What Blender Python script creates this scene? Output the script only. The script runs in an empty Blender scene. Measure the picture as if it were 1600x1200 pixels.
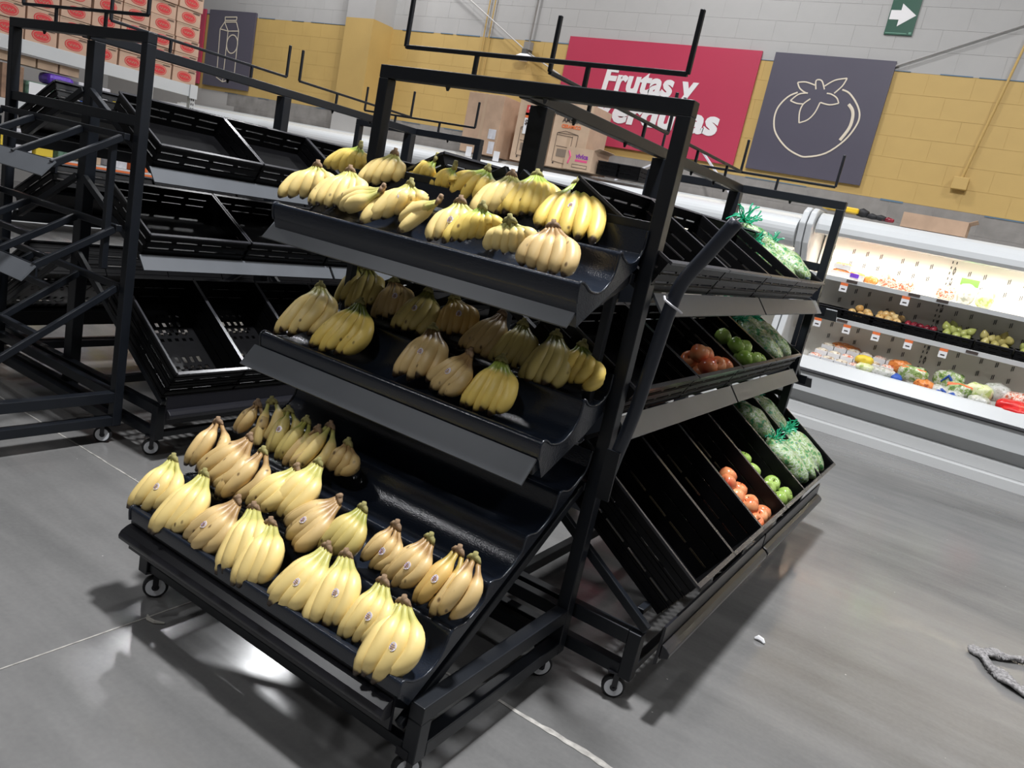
import bpy, bmesh, math, random
from mathutils import Vector, Matrix
random.seed(7)
scene = bpy.context.scene
COL = scene.collection
# ------------------------------------------------------------------ camera
cam_d = bpy.data.cameras.new('camera')
cam = bpy.data.objects.new('camera', cam_d)
COL.objects.link(cam)
scene.camera = cam
cam_d.sensor_fit = 'HORIZONTAL'
cam_d.sensor_width = 36.0
cam_d.lens = 36.0 * 1200 / 1600
cam_d.clip_start = 0.05
cam_d.clip_end = 100
YAW, PITCH, ROLL = 0.5357, 0.2256, 0.2108
def cam_axes():
    cy, sy = math.cos(YAW), math.sin(YAW)
    Rz = Matrix(((cy, sy, 0), (-sy, cy, 0), (0, 0, 1)))
    B = Matrix(((1, 0, 0), (0, 0, -1), (0, 1, 0)))
    cp, sp = math.cos(PITCH), math.sin(PITCH)
    Rx = Matrix(((1, 0, 0), (0, cp, -sp), (0, sp, cp)))
    cr, sr = math.cos(ROLL), math.sin(ROLL)
    Rr = Matrix(((cr, -sr, 0), (sr, cr, 0), (0, 0, 1)))
    return Rr @ Rx @ B @ Rz
M = cam_axes()
rot = Matrix((M[0], -M[1], -M[2])).transposed()
cam.matrix_world = Matrix.Translation((0, 0, 1.5)) @ rot.to_4x4()
# ------------------------------------------------------------------ world, exposure
w = bpy.data.worlds.new('world')
scene.world = w
w.use_nodes = True
w.node_tree.nodes['Background'].inputs[0].default_value = (0.85, 0.9, 1.0, 1)
w.node_tree.nodes['Background'].inputs[1].default_value = 0.5
vs = scene.view_settings
vs.view_transform = 'Standard'
vs.look = 'None'
vs.gamma = 1
vs.use_curve_mapping = False
vs.exposure = 0.27
# ------------------------------------------------------------------ lamps of the hall (high bays)
def area(name, loc, power, size, col=(1, 0.98, 0.95), rot=(0, 0, 0), shape='DISK', sy=None, spread=None):
    l = bpy.data.lights.new(name, 'AREA')
    l.energy = power
    l.shape = shape
    l.size = size
    if sy: l.size_y = sy
    if spread: l.spread = spread
    l.color = col
    o = bpy.data.objects.new(name, l)
    o.location = loc
    o.rotation_euler = rot
    COL.objects.link(o)
    return o
area('high_bay_light', (-0.95, 2.5, 6.4), 450, 0.5, (0.97, 0.98, 1.0))
for x, y, p in ((-7.9, 7.66, 330), (-4.6, 4.6, 190), (2.2, 6.2, 330), (-5.2, -0.6, 300), (-12.5, 3.5, 420), (-1.0, -2.5, 420), (3.6, 1.8, 260), (-10.5, 7.2, 260), (-3.4, 7.0, 300), (6.0, 8.0, 200)):
    area('high_bay_light', (x, y, 6.4), p * (0.31 if y > 5 else 0.16), 0.5, (0.97, 0.98, 1.0))
# ------------------------------------------------------------------ materials
def nodes_mat(name):
    m = bpy.data.materials.new(name)
    m.use_nodes = True
    nt = m.node_tree
    return m, nt, nt.nodes['Principled BSDF']
def mat(name, col, rough=0.5, metal=0.0, spec=None, coat=0.0, alpha=None, emit=None, noise=0.0, nscale=20.0, bump=0.0, bscale=150.0):
    m, nt, b = nodes_mat(name)
    b.inputs['Base Color'].default_value = (*col, 1)
    b.inputs['Roughness'].default_value = rough
    b.inputs['Metallic'].default_value = metal
    if spec is not None: b.inputs['Specular IOR Level'].default_value = spec
    if coat: b.inputs['Coat Weight'].default_value = coat
    if alpha is not None: b.inputs['Alpha'].default_value = alpha
    if emit:
        b.inputs['Emission Color'].default_value = (*emit[0], 1)
        b.inputs['Emission Strength'].default_value = emit[1]
    if noise or bump:
        tc = nt.nodes.new('ShaderNodeTexCoord')
    if noise:
        n = nt.nodes.new('ShaderNodeTexNoise'); n.inputs['Scale'].default_value = nscale; n.inputs['Detail'].default_value = 4
        r = nt.nodes.new('ShaderNodeValToRGB')
        r.color_ramp.elements[0].position = 0.3; r.color_ramp.elements[1].position = 0.7
        r.color_ramp.elements[0].color = (*[c * (1 - noise) for c in col], 1)
        r.color_ramp.elements[1].color = (*[min(1, c * (1 + noise)) for c in col], 1)
        nt.links.new(tc.outputs['Object'], n.inputs['Vector']); nt.links.new(n.outputs['Fac'], r.inputs['Fac'])
        nt.links.new(r.outputs['Color'], b.inputs['Base Color'])
    if bump:
        n2 = nt.nodes.new('ShaderNodeTexNoise'); n2.inputs['Scale'].default_value = bscale
        bp = nt.nodes.new('ShaderNodeBump'); bp.inputs['Strength'].default_value = bump; bp.inputs['Distance'].default_value = 0.002
        nt.links.new(tc.outputs['Object'], n2.inputs['Vector']); nt.links.new(n2.outputs['Fac'], bp.inputs['Height'])
        nt.links.new(bp.outputs['Normal'], b.inputs['Normal'])
    return m
FRAME = mat('black_powder_coat', (0.008, 0.010, 0.014), 0.40, spec=0.42, noise=0.15, nscale=8)
TRAY = mat('glossy_black_tray', (0.011, 0.015, 0.024), 0.20, spec=0.6, bump=0.35, bscale=220)
CRATE = mat('black_crate_plastic', (0.0035, 0.0035, 0.0042), 0.36, spec=0.25, noise=0.3, nscale=12)
PLATE = mat('grey_price_rail', (0.10, 0.108, 0.12), 0.42, noise=0.08, nscale=5)
RAILBLK = mat('black_rail', (0.014, 0.014, 0.018), 0.28)
RUBBER = mat('rubber', (0.012, 0.012, 0.014), 0.6)
WHEEL = mat('white_wheel', (0.75, 0.77, 0.8), 0.35)
STEEL = mat('steel', (0.6, 0.6, 0.62), 0.3, metal=1.0)
WHITE = mat('white_enamel', (0.60, 0.62, 0.63), 0.35, noise=0.03, nscale=2)
WHITEWARM = mat('case_interior', (0.82, 0.80, 0.75), 0.45)
GREYCASE = mat('grey_kick_plate', (0.66, 0.67, 0.67), 0.4)
CARD = mat('cardboard', (0.47, 0.32, 0.22), 0.8, noise=0.12, nscale=6)
CARDL = mat('light_cardboard', (0.55, 0.40, 0.28), 0.8, noise=0.1, nscale=6)
BOXRED = mat('carton_face', (0.55, 0.37, 0.27), 0.75, noise=0.1, nscale=4)
RED = mat('print_red', (0.62, 0.045, 0.05), 0.6)
INK = mat('print_ink', (0.05, 0.035, 0.03), 0.7)
PAPER = mat('paper_white', (0.82, 0.82, 0.84), 0.6)
SIGNRED = mat('sign_red', (0.44, 0.045, 0.088), 0.32, noise=0.04, nscale=1)
SIGNGREY = mat('sign_charcoal', (0.085, 0.078, 0.105), 0.32, noise=0.05, nscale=1)
SIGNWHT = mat('sign_lettering', (0.72, 0.70, 0.70), 0.5)
SIGNLINE = mat('sign_outline', (0.66, 0.58, 0.46), 0.5)
GREEN = mat('exit_green', (0.005, 0.065, 0.036), 0.4)
ORANGE = mat('orange_print', (0.80, 0.18, 0.05), 0.5)
YEL = mat('yellow_goods', (0.75, 0.55, 0.05), 0.5)
PINK = mat('pink_print', (0.75, 0.10, 0.25), 0.6)
DGREY = mat('dark_grey_goods', (0.08, 0.08, 0.08), 0.6)
PURPLE = mat('purple_bag', (0.14, 0.05, 0.50), 0.35, noise=0.3, nscale=30)
BLUE = mat('blue_print', (0.03, 0.10, 0.45), 0.5)
GREENBAG = mat('green_wrap', (0.12, 0.22, 0.16), 0.4, noise=0.5, nscale=25)
BROWNBX = mat('brown_goods', (0.28, 0.17, 0.11), 0.7, noise=0.3, nscale=12)
WHTGRY = mat('pale_goods', (0.62, 0.62, 0.66), 0.5, noise=0.15, nscale=18)

def floor_mat():
    m, nt, b = nodes_mat('polished_concrete')
    tc = nt.nodes.new('ShaderNodeTexCoord')
    def noise(scale, det, rough=0.5, stretch=None):
        mp = nt.nodes.new('ShaderNodeMapping'); mp.inputs['Scale'].default_value = stretch or (1, 1, 1)
        n = nt.nodes.new('ShaderNodeTexNoise'); n.inputs['Scale'].default_value = scale; n.inputs['Detail'].default_value = det; n.inputs['Roughness'].default_value = rough
        nt.links.new(tc.outputs['Object'], mp.inputs['Vector']); nt.links.new(mp.outputs['Vector'], n.inputs['Vector'])
        return n
    n1 = noise(0.9, 6, 0.6); n2 = noise(2.0, 5, 0.6, (0.5, 3.0, 1)); n3 = noise(60, 2)
    mix = nt.nodes.new('ShaderNodeMath'); mix.operation = 'ADD'
    mix2 = nt.nodes.new('ShaderNodeMath'); mix2.operation = 'ADD'
    nt.links.new(n1.outputs['Fac'], mix.inputs[0]); nt.links.new(n2.outputs['Fac'], mix.inputs[1])
    m3 = nt.nodes.new('ShaderNodeMath'); m3.operation = 'MULTIPLY'; m3.inputs[1].default_value = 0.25
    nt.links.new(n3.outputs['Fac'], m3.inputs[0]); nt.links.new(mix.outputs[0], mix2.inputs[0]); nt.links.new(m3.outputs[0], mix2.inputs[1])
    r = nt.nodes.new('ShaderNodeValToRGB')
    e = r.color_ramp.elements
    e[0].position = 0.38; e[1].position = 0.78
    e[0].color = (0.125, 0.124, 0.123, 1); e[1].color = (0.225, 0.221, 0.216, 1)
    dv = nt.nodes.new('ShaderNodeMath'); dv.operation = 'MULTIPLY'; dv.inputs[1].default_value = 0.5
    nt.links.new(mix2.outputs[0], dv.inputs[0]); nt.links.new(dv.outputs[0], r.inputs['Fac']); 
    # little pale specks
    v = nt.nodes.new('ShaderNodeTexVoronoi'); v.inputs['Scale'].default_value = 9
    nt.links.new(tc.outputs['Object'], v.inputs['Vector'])
    lt = nt.nodes.new('ShaderNodeMath'); lt.operation = 'LESS_THAN'; lt.inputs[1].default_value = 0.028
    nt.links.new(v.outputs['Distance'], lt.inputs[0])
    mx = nt.nodes.new('ShaderNodeMixRGB'); mx.inputs['Color2'].default_value = (0.42, 0.41, 0.4, 1)
    nt.links.new(lt.outputs[0], mx.inputs['Fac']); nt.links.new(r.outputs['Color'], mx.inputs['Color1'])
    nt.links.new(mx.outputs['Color'], b.inputs['Base Color'])
    rr = nt.nodes.new('ShaderNodeMapRange'); rr.inputs['From Min'].default_value = 0.3; rr.inputs['From Max'].default_value = 0.7
    rr.inputs['To Min'].default_value = 0.12; rr.inputs['To Max'].default_value = 0.27
    nt.links.new(n2.outputs['Fac'], rr.inputs['Value']); nt.links.new(rr.outputs[0], b.inputs['Roughness'])
    b.inputs['Specular IOR Level'].default_value = 0.6
    bp = nt.nodes.new('ShaderNodeBump'); bp.inputs['Strength'].default_value = 0.05; bp.inputs['Distance'].default_value = 0.01
    nt.links.new(n2.outputs['Fac'], bp.inputs['Height']); nt.links.new(bp.outputs['Normal'], b.inputs['Normal'])
    return m
FLOOR = floor_mat()
JOINT = mat('joint_filler', (0.36, 0.345, 0.32), 0.8, noise=0.4, nscale=30)
WALLW = mat('wall_white_paint', (0.39, 0.38, 0.368), 0.7, noise=0.04, nscale=3, bump=0.3, bscale=60)
WALLY = mat('wall_yellow_paint', (0.50, 0.335, 0.11), 0.6, noise=0.06, nscale=2, bump=0.3, bscale=60)
WALLG = mat('bare_grey_block', (0.24, 0.225, 0.21), 0.85, noise=0.2, nscale=5, bump=0.5, bscale=60)
MORTAR = mat('mortar', (0.42, 0.40, 0.38), 0.9)
MORTARW = mat('painted_mortar', (0.37, 0.36, 0.35), 0.8)
MORTARY = mat('yellow_mortar', (0.48, 0.32, 0.105), 0.8)
BLUEPAINT = mat('blue_edge_paint', (0.10, 0.17, 0.24), 0.7)
CEIL = mat('ceiling_grey', (0.26, 0.27, 0.29), 0.8)

def banana_mat(name, body, neck, spots, spotcol=(0.10, 0.045, 0.015)):
    m, nt, b = nodes_mat(name)
    at = nt.nodes.new('ShaderNodeAttribute'); at.attribute_name = 'along'
    tc = nt.nodes.new('ShaderNodeTexCoord')
    n1 = nt.nodes.new('ShaderNodeTexNoise'); n1.inputs['Scale'].default_value = 22; n1.inputs['Detail'].default_value = 3
    nt.links.new(tc.outputs['Object'], n1.inputs['Vector'])
    jit = nt.nodes.new('ShaderNodeMath'); jit.operation = 'MULTIPLY_ADD'; jit.inputs[1].default_value = 0.16; 
    nt.links.new(n1.outputs['Fac'], jit.inputs[0]); 
    sub = nt.nodes.new('ShaderNodeMath'); sub.operation = 'SUBTRACT'; sub.inputs[1].default_value = 0.08
    nt.links.new(at.outputs['Fac'], jit.inputs[2]); nt.links.new(jit.outputs[0], sub.inputs[0])
    r = nt.nodes.new('ShaderNodeValToRGB'); cr = r.color_ramp
    cr.elements[0].position = 0.0; cr.elements[0].color = (0.16, 0.085, 0.045, 1)
    cr.elements[1].position = 1.0; cr.elements[1].color = (0.03, 0.02, 0.012, 1)
    for p, c in ((0.04, neck), (0.20, neck), (0.34, body), (0.88, body), (0.925, tuple(x * .8 for x in body)), (0.955, (0.07, 0.04, 0.02))):
        e = cr.elements.new(p); e.color = (*c, 1)
    nt.links.new(sub.outputs[0], r.inputs['Fac'])
    v = nt.nodes.new('ShaderNodeTexVoronoi'); v.inputs['Scale'].default_value = 55
    mp = nt.nodes.new('ShaderNodeMapping'); mp.inputs['Scale'].default_value = (1, 0.6, 0.6)
    nt.links.new(tc.outputs['Object'], mp.inputs['Vector']); nt.links.new(mp.outputs['Vector'], v.inputs['Vector'])
    sepc = nt.nodes.new('ShaderNodeSeparateColor'); nt.links.new(v.outputs['Color'], sepc.inputs['Color'])
    g = nt.nodes.new('ShaderNodeMath'); g.operation = 'LESS_THAN'; g.inputs[1].default_value = spots
    nt.links.new(sepc.outputs[0], g.inputs[0])
    d = nt.nodes.new('ShaderNodeMapRange'); d.inputs['From Min'].default_value = 0.12; d.inputs['From Max'].default_value = 0.30; d.inputs['To Min'].default_value = 0.85; d.inputs['To Max'].default_value = 0
    nt.links.new(v.outputs['Distance'], d.inputs['Value'])
    mu = nt.nodes.new('ShaderNodeMath'); mu.operation = 'MULTIPLY'
    nt.links.new(g.outputs[0], mu.inputs[0]); nt.links.new(d.outputs[0], mu.inputs[1])
    mx = nt.nodes.new('ShaderNodeMixRGB'); mx.inputs['Color2'].default_value = (*spotcol, 1)
    nt.links.new(mu.outputs[0], mx.inputs['Fac']); nt.links.new(r.outputs['Color'], mx.inputs['Color1'])
    # soft blush variation
    n2 = nt.nodes.new('ShaderNodeTexNoise'); n2.inputs['Scale'].default_value = 9
    nt.links.new(tc.outputs['Object'], n2.inputs['Vector'])
    hs = nt.nodes.new('ShaderNodeHueSaturation'); vr = nt.nodes.new('ShaderNodeMapRange')
    vr.inputs['From Min'].default_value = .3; vr.inputs['From Max'].default_value = .7; vr.inputs['To Min'].default_value = .86; vr.inputs['To Max'].default_value = 1.1
    nt.links.new(n2.outputs['Fac'], vr.inputs['Value']); nt.links.new(vr.outputs[0], hs.inputs['Value']); nt.links.new(mx.outputs['Color'], hs.inputs['Color'])
    nt.links.new(hs.outputs['Color'], b.inputs['Base Color'])
    b.inputs['Roughness'].default_value = 0.42
    b.inputs['Subsurface Weight'].default_value = 0.0
    return m
BAN = [banana_mat('banana_bright', (0.90, 0.66, 0.16), (0.33, 0.42, 0.07), 0.10),
       banana_mat('banana_pale', (0.93, 0.71, 0.28), (0.50, 0.47, 0.14), 0.12),
       banana_mat('banana_freckled', (0.70, 0.50, 0.22), (0.36, 0.22, 0.09), 0.30),
       banana_mat('banana_olive', (0.66, 0.53, 0.18), (0.34, 0.33, 0.07), 0.2),
       banana_mat('banana_amber', (0.72, 0.47, 0.15), (0.42, 0.30, 0.07), 0.08)]
CROWN = mat('banana_crown', (0.26, 0.17, 0.10), 0.8, noise=0.4, nscale=90)
CROWNG = mat('banana_crown_green', (0.30, 0.27, 0.10), 0.8, noise=0.3, nscale=90)
STICK = mat('sticker', (0.78, 0.72, 0.80), 0.4, noise=0.12, nscale=120)
STICKP = mat('sticker_print', (0.16, 0.06, 0.30), 0.4)
def fruit_mat(name, c1, c2, scale=6):
    m, nt, b = nodes_mat(name)
    tc = nt.nodes.new('ShaderNodeTexCoord'); n = nt.nodes.new('ShaderNodeTexNoise'); n.inputs['Scale'].default_value = scale
    oi = nt.nodes.new('ShaderNodeObjectInfo'); ad = nt.nodes.new('ShaderNodeVectorMath'); ad.operation = 'ADD'
    nt.links.new(tc.outputs['Object'], ad.inputs[0]); nt.links.new(oi.outputs['Location'], ad.inputs[1]); nt.links.new(ad.outputs[0], n.inputs['Vector'])
    r = nt.nodes.new('ShaderNodeValToRGB'); r.color_ramp.elements[0].position = .35; r.color_ramp.elements[1].position = .65
    r.color_ramp.elements[0].color = (*c1, 1); r.color_ramp.elements[1].color = (*c2, 1)
    nt.links.new(n.outputs['Fac'], r.inputs['Fac']); nt.links.new(r.outputs['Color'], b.inputs['Base Color'])
    b.inputs['Roughness'].default_value = 0.25
    return m
APRED = fruit_mat('apple_red', (0.50, 0.03, 0.02), (0.75, 0.30, 0.12), 12)
APORG = fruit_mat('apple_orange_blush', (0.70, 0.17, 0.06), (0.82, 0.42, 0.20), 12)
APGRN = fruit_mat('apple_green', (0.22, 0.38, 0.05), (0.38, 0.52, 0.14), 12)
PEAR = fruit_mat('pear_green', (0.36, 0.42, 0.08), (0.52, 0.55, 0.18), 10)
PEARY = fruit_mat('pear_yellow', (0.42, 0.36, 0.10), (0.60, 0.52, 0.20), 10)
APYEL = fruit_mat('apple_yellow', (0.72, 0.40, 0.12), (0.85, 0.62, 0.28), 10)
PLUM = fruit_mat('plum_red', (0.12, 0.005, 0.015), (0.35, 0.03, 0.05), 14)
STEM = mat('fruit_stem', (0.08, 0.05, 0.02), 0.8)
def bag_mat(name, stops, scale, trans=0.0, rough=0.18):
    m, nt, b = nodes_mat(name)
    tc = nt.nodes.new('ShaderNodeTexCoord'); n = nt.nodes.new('ShaderNodeTexNoise'); n.inputs['Scale'].default_value = scale; n.inputs['Detail'].default_value = 6; n.inputs['Roughness'].default_value = .65
    oi = nt.nodes.new('ShaderNodeObjectInfo'); ad = nt.nodes.new('ShaderNodeVectorMath'); ad.operation = 'ADD'
    nt.links.new(tc.outputs['Object'], ad.inputs[0]); nt.links.new(oi.outputs['Location'], ad.inputs[1]); nt.links.new(ad.outputs[0], n.inputs['Vector'])
    r = nt.nodes.new('ShaderNodeValToRGB'); cr = r.color_ramp; cr.interpolation = 'CONSTANT'
    cr.elements[0].position = 0; cr.elements[0].color = (*stops[0][1], 1); cr.elements[1].position = stops[1][0]; cr.elements[1].color = (*stops[1][1], 1)
    for p, c in stops[2:]:
        e = cr.elements.new(p); e.color = (*c, 1)
    nt.links.new(n.outputs['Fac'], r.inputs['Fac']); nt.links.new(r.outputs['Color'], b.inputs['Base Color'])
    b.inputs['Roughness'].default_value = rough
    bp = nt.nodes.new('ShaderNodeBump'); bp.inputs['Strength'].default_value = 0.8; bp.inputs['Distance'].default_value = 0.01
    nt.links.new(n.outputs['Fac'], bp.inputs['Height']); nt.links.new(bp.outputs['Normal'], b.inputs['Normal'])
    return m
BAGGREEN = bag_mat('printed_green_bag', [(0, (0.10, 0.20, 0.05)), (.36, (0.03, 0.25, 0.10)), (.42, (0.28, 0.38, 0.16)), (.50, (0.46, 0.54, 0.42)), (.56, (0.20, 0.34, 0.10)), (.64, (0.05, 0.09, 0.35)), (.67, (0.5, 0.56, 0.4))], 26)
RIBBON = mat('green_ribbon', (0.02, 0.42, 0.22), 0.35)
MUSH = bag_mat('mushroom_pack', [(0, (0.30, 0.20, 0.12)), (.42, (0.70, 0.62, 0.50)), (.60, (0.82, 0.78, 0.68))], 22)
CARROT = bag_mat('orange_pack', [(0, (0.45, 0.10, 0.03)), (.42, (0.75, 0.25, 0.06)), (.60, (0.85, 0.55, 0.35))], 22)
SHRED = bag_mat('shredded_pack', [(0, (0.60, 0.15, 0.08)), (.46, (0.80, 0.70, 0.62)), (.56, (0.72, 0.30, 0.20))], 30)
SALAD = bag_mat('salad_pack', [(0, (0.10, 0.20, 0.05)), (.42, (0.30, 0.42, 0.14)), (.52, (0.68, 0.70, 0.58)), (.62, (0.42, 0.50, 0.22))], 22)
LETT = bag_mat('lettuce_pack', [(0, (0.50, 0.60, 0.20)), (.45, (0.72, 0.76, 0.45)), (.60, (0.82, 0.84, 0.70))], 18)
REDPK = bag_mat('red_pack', [(0, (0.65, 0.02, 0.02)), (.60, (0.80, 0.10, 0.06)), (.70, (0.85, 0.75, 0.7))], 10)
CLEARPK = bag_mat('clear_pack', [(0, (0.42, 0.44, 0.36)), (.45, (0.62, 0.62, 0.58)), (.60, (0.80, 0.80, 0.78))], 22)
# ------------------------------------------------------------------ helpers
def tag(o, label=None, cat=None, group=None, kind=None):
    if label: o['label'] = label
    if cat: o['category'] = cat
    if group: o['group'] = group
    if kind: o['kind'] = kind
    return o
def thing(name, label, cat, loc=(0, 0, 0), group=None, kind=None):
    o = bpy.data.objects.new(name, None)
    o.empty_display_size = 0.1
    o.location = loc
    COL.objects.link(o)
    return tag(o, label, cat, group, kind)
class MB:
    def __init__(s): s.v = []; s.f = []
    def add(s, vs, fs):
        n = len(s.v); s.v += [tuple(v) for v in vs]; s.f += [tuple(i + n for i in f) for f in fs]; return s
    def box(s, x0, x1, y0, y1, z0, z1, mtx=None):
        vs = [Vector((x, y, z)) for x in (x0, x1) for y in (y0, y1) for z in (z0, z1)]
        if mtx: vs = [mtx @ v for v in vs]
        return s.add(vs, [(0, 1, 3, 2), (4, 6, 7, 5), (0, 4, 5, 1), (2, 3, 7, 6), (0, 2, 6, 4), (1, 5, 7, 3)])
    def bar(s, a, b, w, h, up=(0, 0, 1)):
        a = Vector(a); b = Vector(b); d = (b - a).normalized(); up = Vector(up)
        if abs(d.dot(up)) > .98: up = Vector((0, 1, 0))
        x = d.cross(up).normalized(); z = x.cross(d).normalized()
        vs = [p + x * sx * w / 2 + z * sz * h / 2 for p in (a, b) for sx in (-1, 1) for sz in (-1, 1)]
        return s.add(vs, [(0, 1, 3, 2), (4, 6, 7, 5), (0, 4, 5, 1), (2, 3, 7, 6), (0, 2, 6, 4), (1, 5, 7, 3)])
    def tube(s, pts, rad, n=8, cap=True):
        pts = [Vector(p) for p in pts]; k = len(pts)
        rs = rad if isinstance(rad, (list, tuple)) else [rad] * k
        vs = []; prev = None
        for i, p in enumerate(pts):
            t = (pts[min(i + 1, k - 1)] - pts[max(i - 1, 0)]).normalized()
            if prev is None:
                u = t.cross(Vector((0, 0, 1)))
                if u.length < .05: u = t.cross(Vector((0, 1, 0)))
            else: u = prev - t * prev.dot(t)
            u.normalize(); prev = u; w_ = t.cross(u)
            for j in range(n):
                a = 2 * math.pi * j / n
                vs.append(p + (u * math.cos(a) + w_ * math.sin(a)) * rs[i])
        fs = [(i * n + j, i * n + (j + 1) % n, (i + 1) * n + (j + 1) % n, (i + 1) * n + j) for i in range(k - 1) for j in range(n)]
        if cap: fs += [tuple(range(n))[::-1], tuple((k - 1) * n + j for j in range(n))]
        return s.add(vs, fs)
    def prism(s, poly, axis, a, b, mtx=None):
        """poly: 2D points; axis 'x' -> poly is (y,z); 'y' -> (x,z); 'z' -> (x,y)"""
        def P(p, t): return {'x': (t, p[0], p[1]), 'y': (p[0], t, p[1]), 'z': (p[0], p[1], t)}[axis]
        n = len(poly)
        vs = [Vector(P(p, t)) for t in (a, b) for p in poly]
        if mtx: vs = [mtx @ v for v in vs]
        return s.add(vs, [tuple(range(n))[::-1], tuple(range(n, 2 * n))] + [(i, (i + 1) % n, n + (i + 1) % n, n + i) for i in range(n)])
    def mesh(s, name, m, smooth=False):
        me = bpy.data.meshes.new(name); me.from_pydata(s.v, [], s.f)
        bm = bmesh.new(); bm.from_mesh(me); bmesh.ops.recalc_face_normals(bm, faces=bm.faces); bm.to_mesh(me); bm.free()
        for x in (m if isinstance(m, (list, tuple)) else [m]): me.materials.append(x)
        if smooth:
            for p in me.polygons: p.use_smooth = True
        me.update(); return me
    def build(s, name, m, parent=None, loc=None, smooth=False, bevel=0):
        return link(name, s.mesh(name, m, smooth), parent, loc, bevel)
def link(name, me, parent=None, loc=None, bevel=0):
    o = bpy.data.objects.new(name, me); COL.objects.link(o)
    if parent: o.parent = parent
    if loc is not None: o.location = loc
    if bevel:
        b = o.modifiers.new('bevel', 'BEVEL'); b.width = bevel; b.segments = 2; b.limit_method = 'ANGLE'
    return o
def copy_tree(o, parent=None):
    c = o.copy(); COL.objects.link(c)
    if parent: c.parent = parent
    for ch in o.children: copy_tree(ch, c)
    return c
def boxo(name, x0, x1, y0, y1, z0, z1, m, parent=None, bevel=0, loc=None):
    return MB().box(x0, x1, y0, y1, z0, z1).build(name, m, parent, loc, bevel=bevel)
ORD = ['first', 'second', 'third', 'fourth', 'fifth', 'sixth', 'seventh', 'eighth', 'ninth', 'tenth', 'eleventh', 'twelfth', 'thirteenth', 'fourteenth', 'fifteenth', 'sixteenth', 'seventeenth', 'eighteenth', 'nineteenth', 'twentieth']
def flat_text(name, body, loc, size, m, parent=None, rot=(math.pi / 2, 0, 0), shear=0, offset=0, extrude=0.002, spacing=1.0, align='LEFT', sx=1.0):
    cu = bpy.data.curves.new(name, 'FONT'); cu.body = body; cu.size = size; cu.shear = shear; cu.offset = offset; cu.extrude = extrude
    cu.space_character = spacing; cu.align_x = align; cu.resolution_u = 3
    t = bpy.data.objects.new(name, cu); COL.objects.link(t)
    dg = bpy.context.evaluated_depsgraph_get(); me = bpy.data.meshes.new_from_object(t.evaluated_get(dg))
    bpy.data.objects.remove(t); me.materials.clear(); me.materials.append(m)
    o = link(name, me, parent, loc); o.rotation_euler = rot; o.scale = (sx, 1, 1)
    return o
# ------------------------------------------------------------------ setting
boxo('floor', -16, 8, -8, 9.2, -0.1, 0, FLOOR)['kind'] = 'structure'
fl = bpy.data.objects['floor']
def joint(pts, wd):
    mb = MB(); n = len(pts); vs = []
    for i, (x, y) in enumerate(pts):
        dx = pts[min(i + 1, n - 1)][0] - pts[max(i - 1, 0)][0]; dy = pts[min(i + 1, n - 1)][1] - pts[max(i - 1, 0)][1]
        L = math.hypot(dx, dy); nx, ny = -dy / L, dx / L
        ww = wd[i] if isinstance(wd, list) else wd
        for s_ in (-1, 1):
            for z in (0.0002, 0.0018): vs.append((x + nx * ww / 2 * s_, y + ny * ww / 2 * s_, z))
    fs = []
    for i in range(n - 1):
        a = i * 4; b = a + 4
        fs += [(a + 1, a + 3, b + 3, b + 1), (a, a + 1, b + 1, b), (a + 2, b + 2, b + 3, a + 3)]
    mb.add(vs, fs)
    return mb.build('floor_joint', JOINT, fl)
R = random.uniform
joint([(-8 + i * .08, 1.905 + R(-.003, .003)) for i in range(88)], [0.006 + R(0, .004) for _ in range(88)])
joint([(-.97 + i * .03, 1.925 + R(-.003, .003)) for i in range(60)], [0.010 + min(i, 10) * .0006 + R(0, .012) * (1 if 3 < i < 14 else .3) for i in range(60)])
joint([(-1.985 + i * .0008, -2 + i * .1) for i in range(41)], 0.005)
joint([(-1.95, 2.1 + i * .1) for i in range(60)], 0.006)
joint([(1.1, -2 + i * .5) for i in range(20)], 0.006)
boxo('ceiling', -16, 8, -8, 9.2, 6.9, 7.0, CEIL)['kind'] = 'structure'
boxo('wall_left', -16.2, -16, -8, 9.2, 0, 7, WALLW)['kind'] = 'structure'
boxo('wall_right', 8, 8.2, -8, 9.2, 0, 7, WALLW)['kind'] = 'structure'
boxo('wall_front', -16, 8, -8.2, -8, 0, 7, WALLW)['kind'] = 'structure'
wb = boxo('wall_back', -16, 8, 9.012, 9.2, 0, 7, WALLG); wb['kind'] = 'structure'
mj = MB().box(-16, 8, 9.0022, 9.012, 0, 2.34); mj.build('mortar_bed', MORTAR, wb)
MB().box(-16, 8, 9.0022, 9.012, 2.34, 3.60).build('mortar_bed', MORTARY, wb)
MB().box(-16, 8, 9.0022, 9.012, 3.60, 7).build('mortar_bed', MORTARW, wb)
# concrete blocks, 0.42 x 0.21
bmesh_cache = {}
def blk(mt):
    if mt.name not in bmesh_cache: bmesh_cache[mt.name] = MB().box(-.209, .209, 0, .012, .001, .209).mesh('block', mt)
    return bmesh_cache[mt.name]
far = {}
for r_ in range(-2, 12):
    z = 2.34 + r_ * .21
    mt = WALLG if r_ < 0 else (WALLY if r_ < 6 else WALLW)
    for k in range(-7, 32):
        x = 1.2 - k * .42 - (.21 if r_ % 2 else 0)
        if -.8 <= k < 20 and r_ < 10 or (r_ in (-2, -1) and k < 24 and k >= 0):
            o = link('block', blk(mt), wb, (x, 9.0 - (0.0004 * ((k * 7 + r_ * 3) % 3)), z))
        else:
            far.setdefault(mt.name, (mt, MB()))[1].box(x - .209, x + .209, 9.0, 9.012, z + .001, z + .209)
for mt, mb in far.values():
    o = mb.build('block_courses', mt, wb); o['kind'] = 'stuff'
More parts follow.
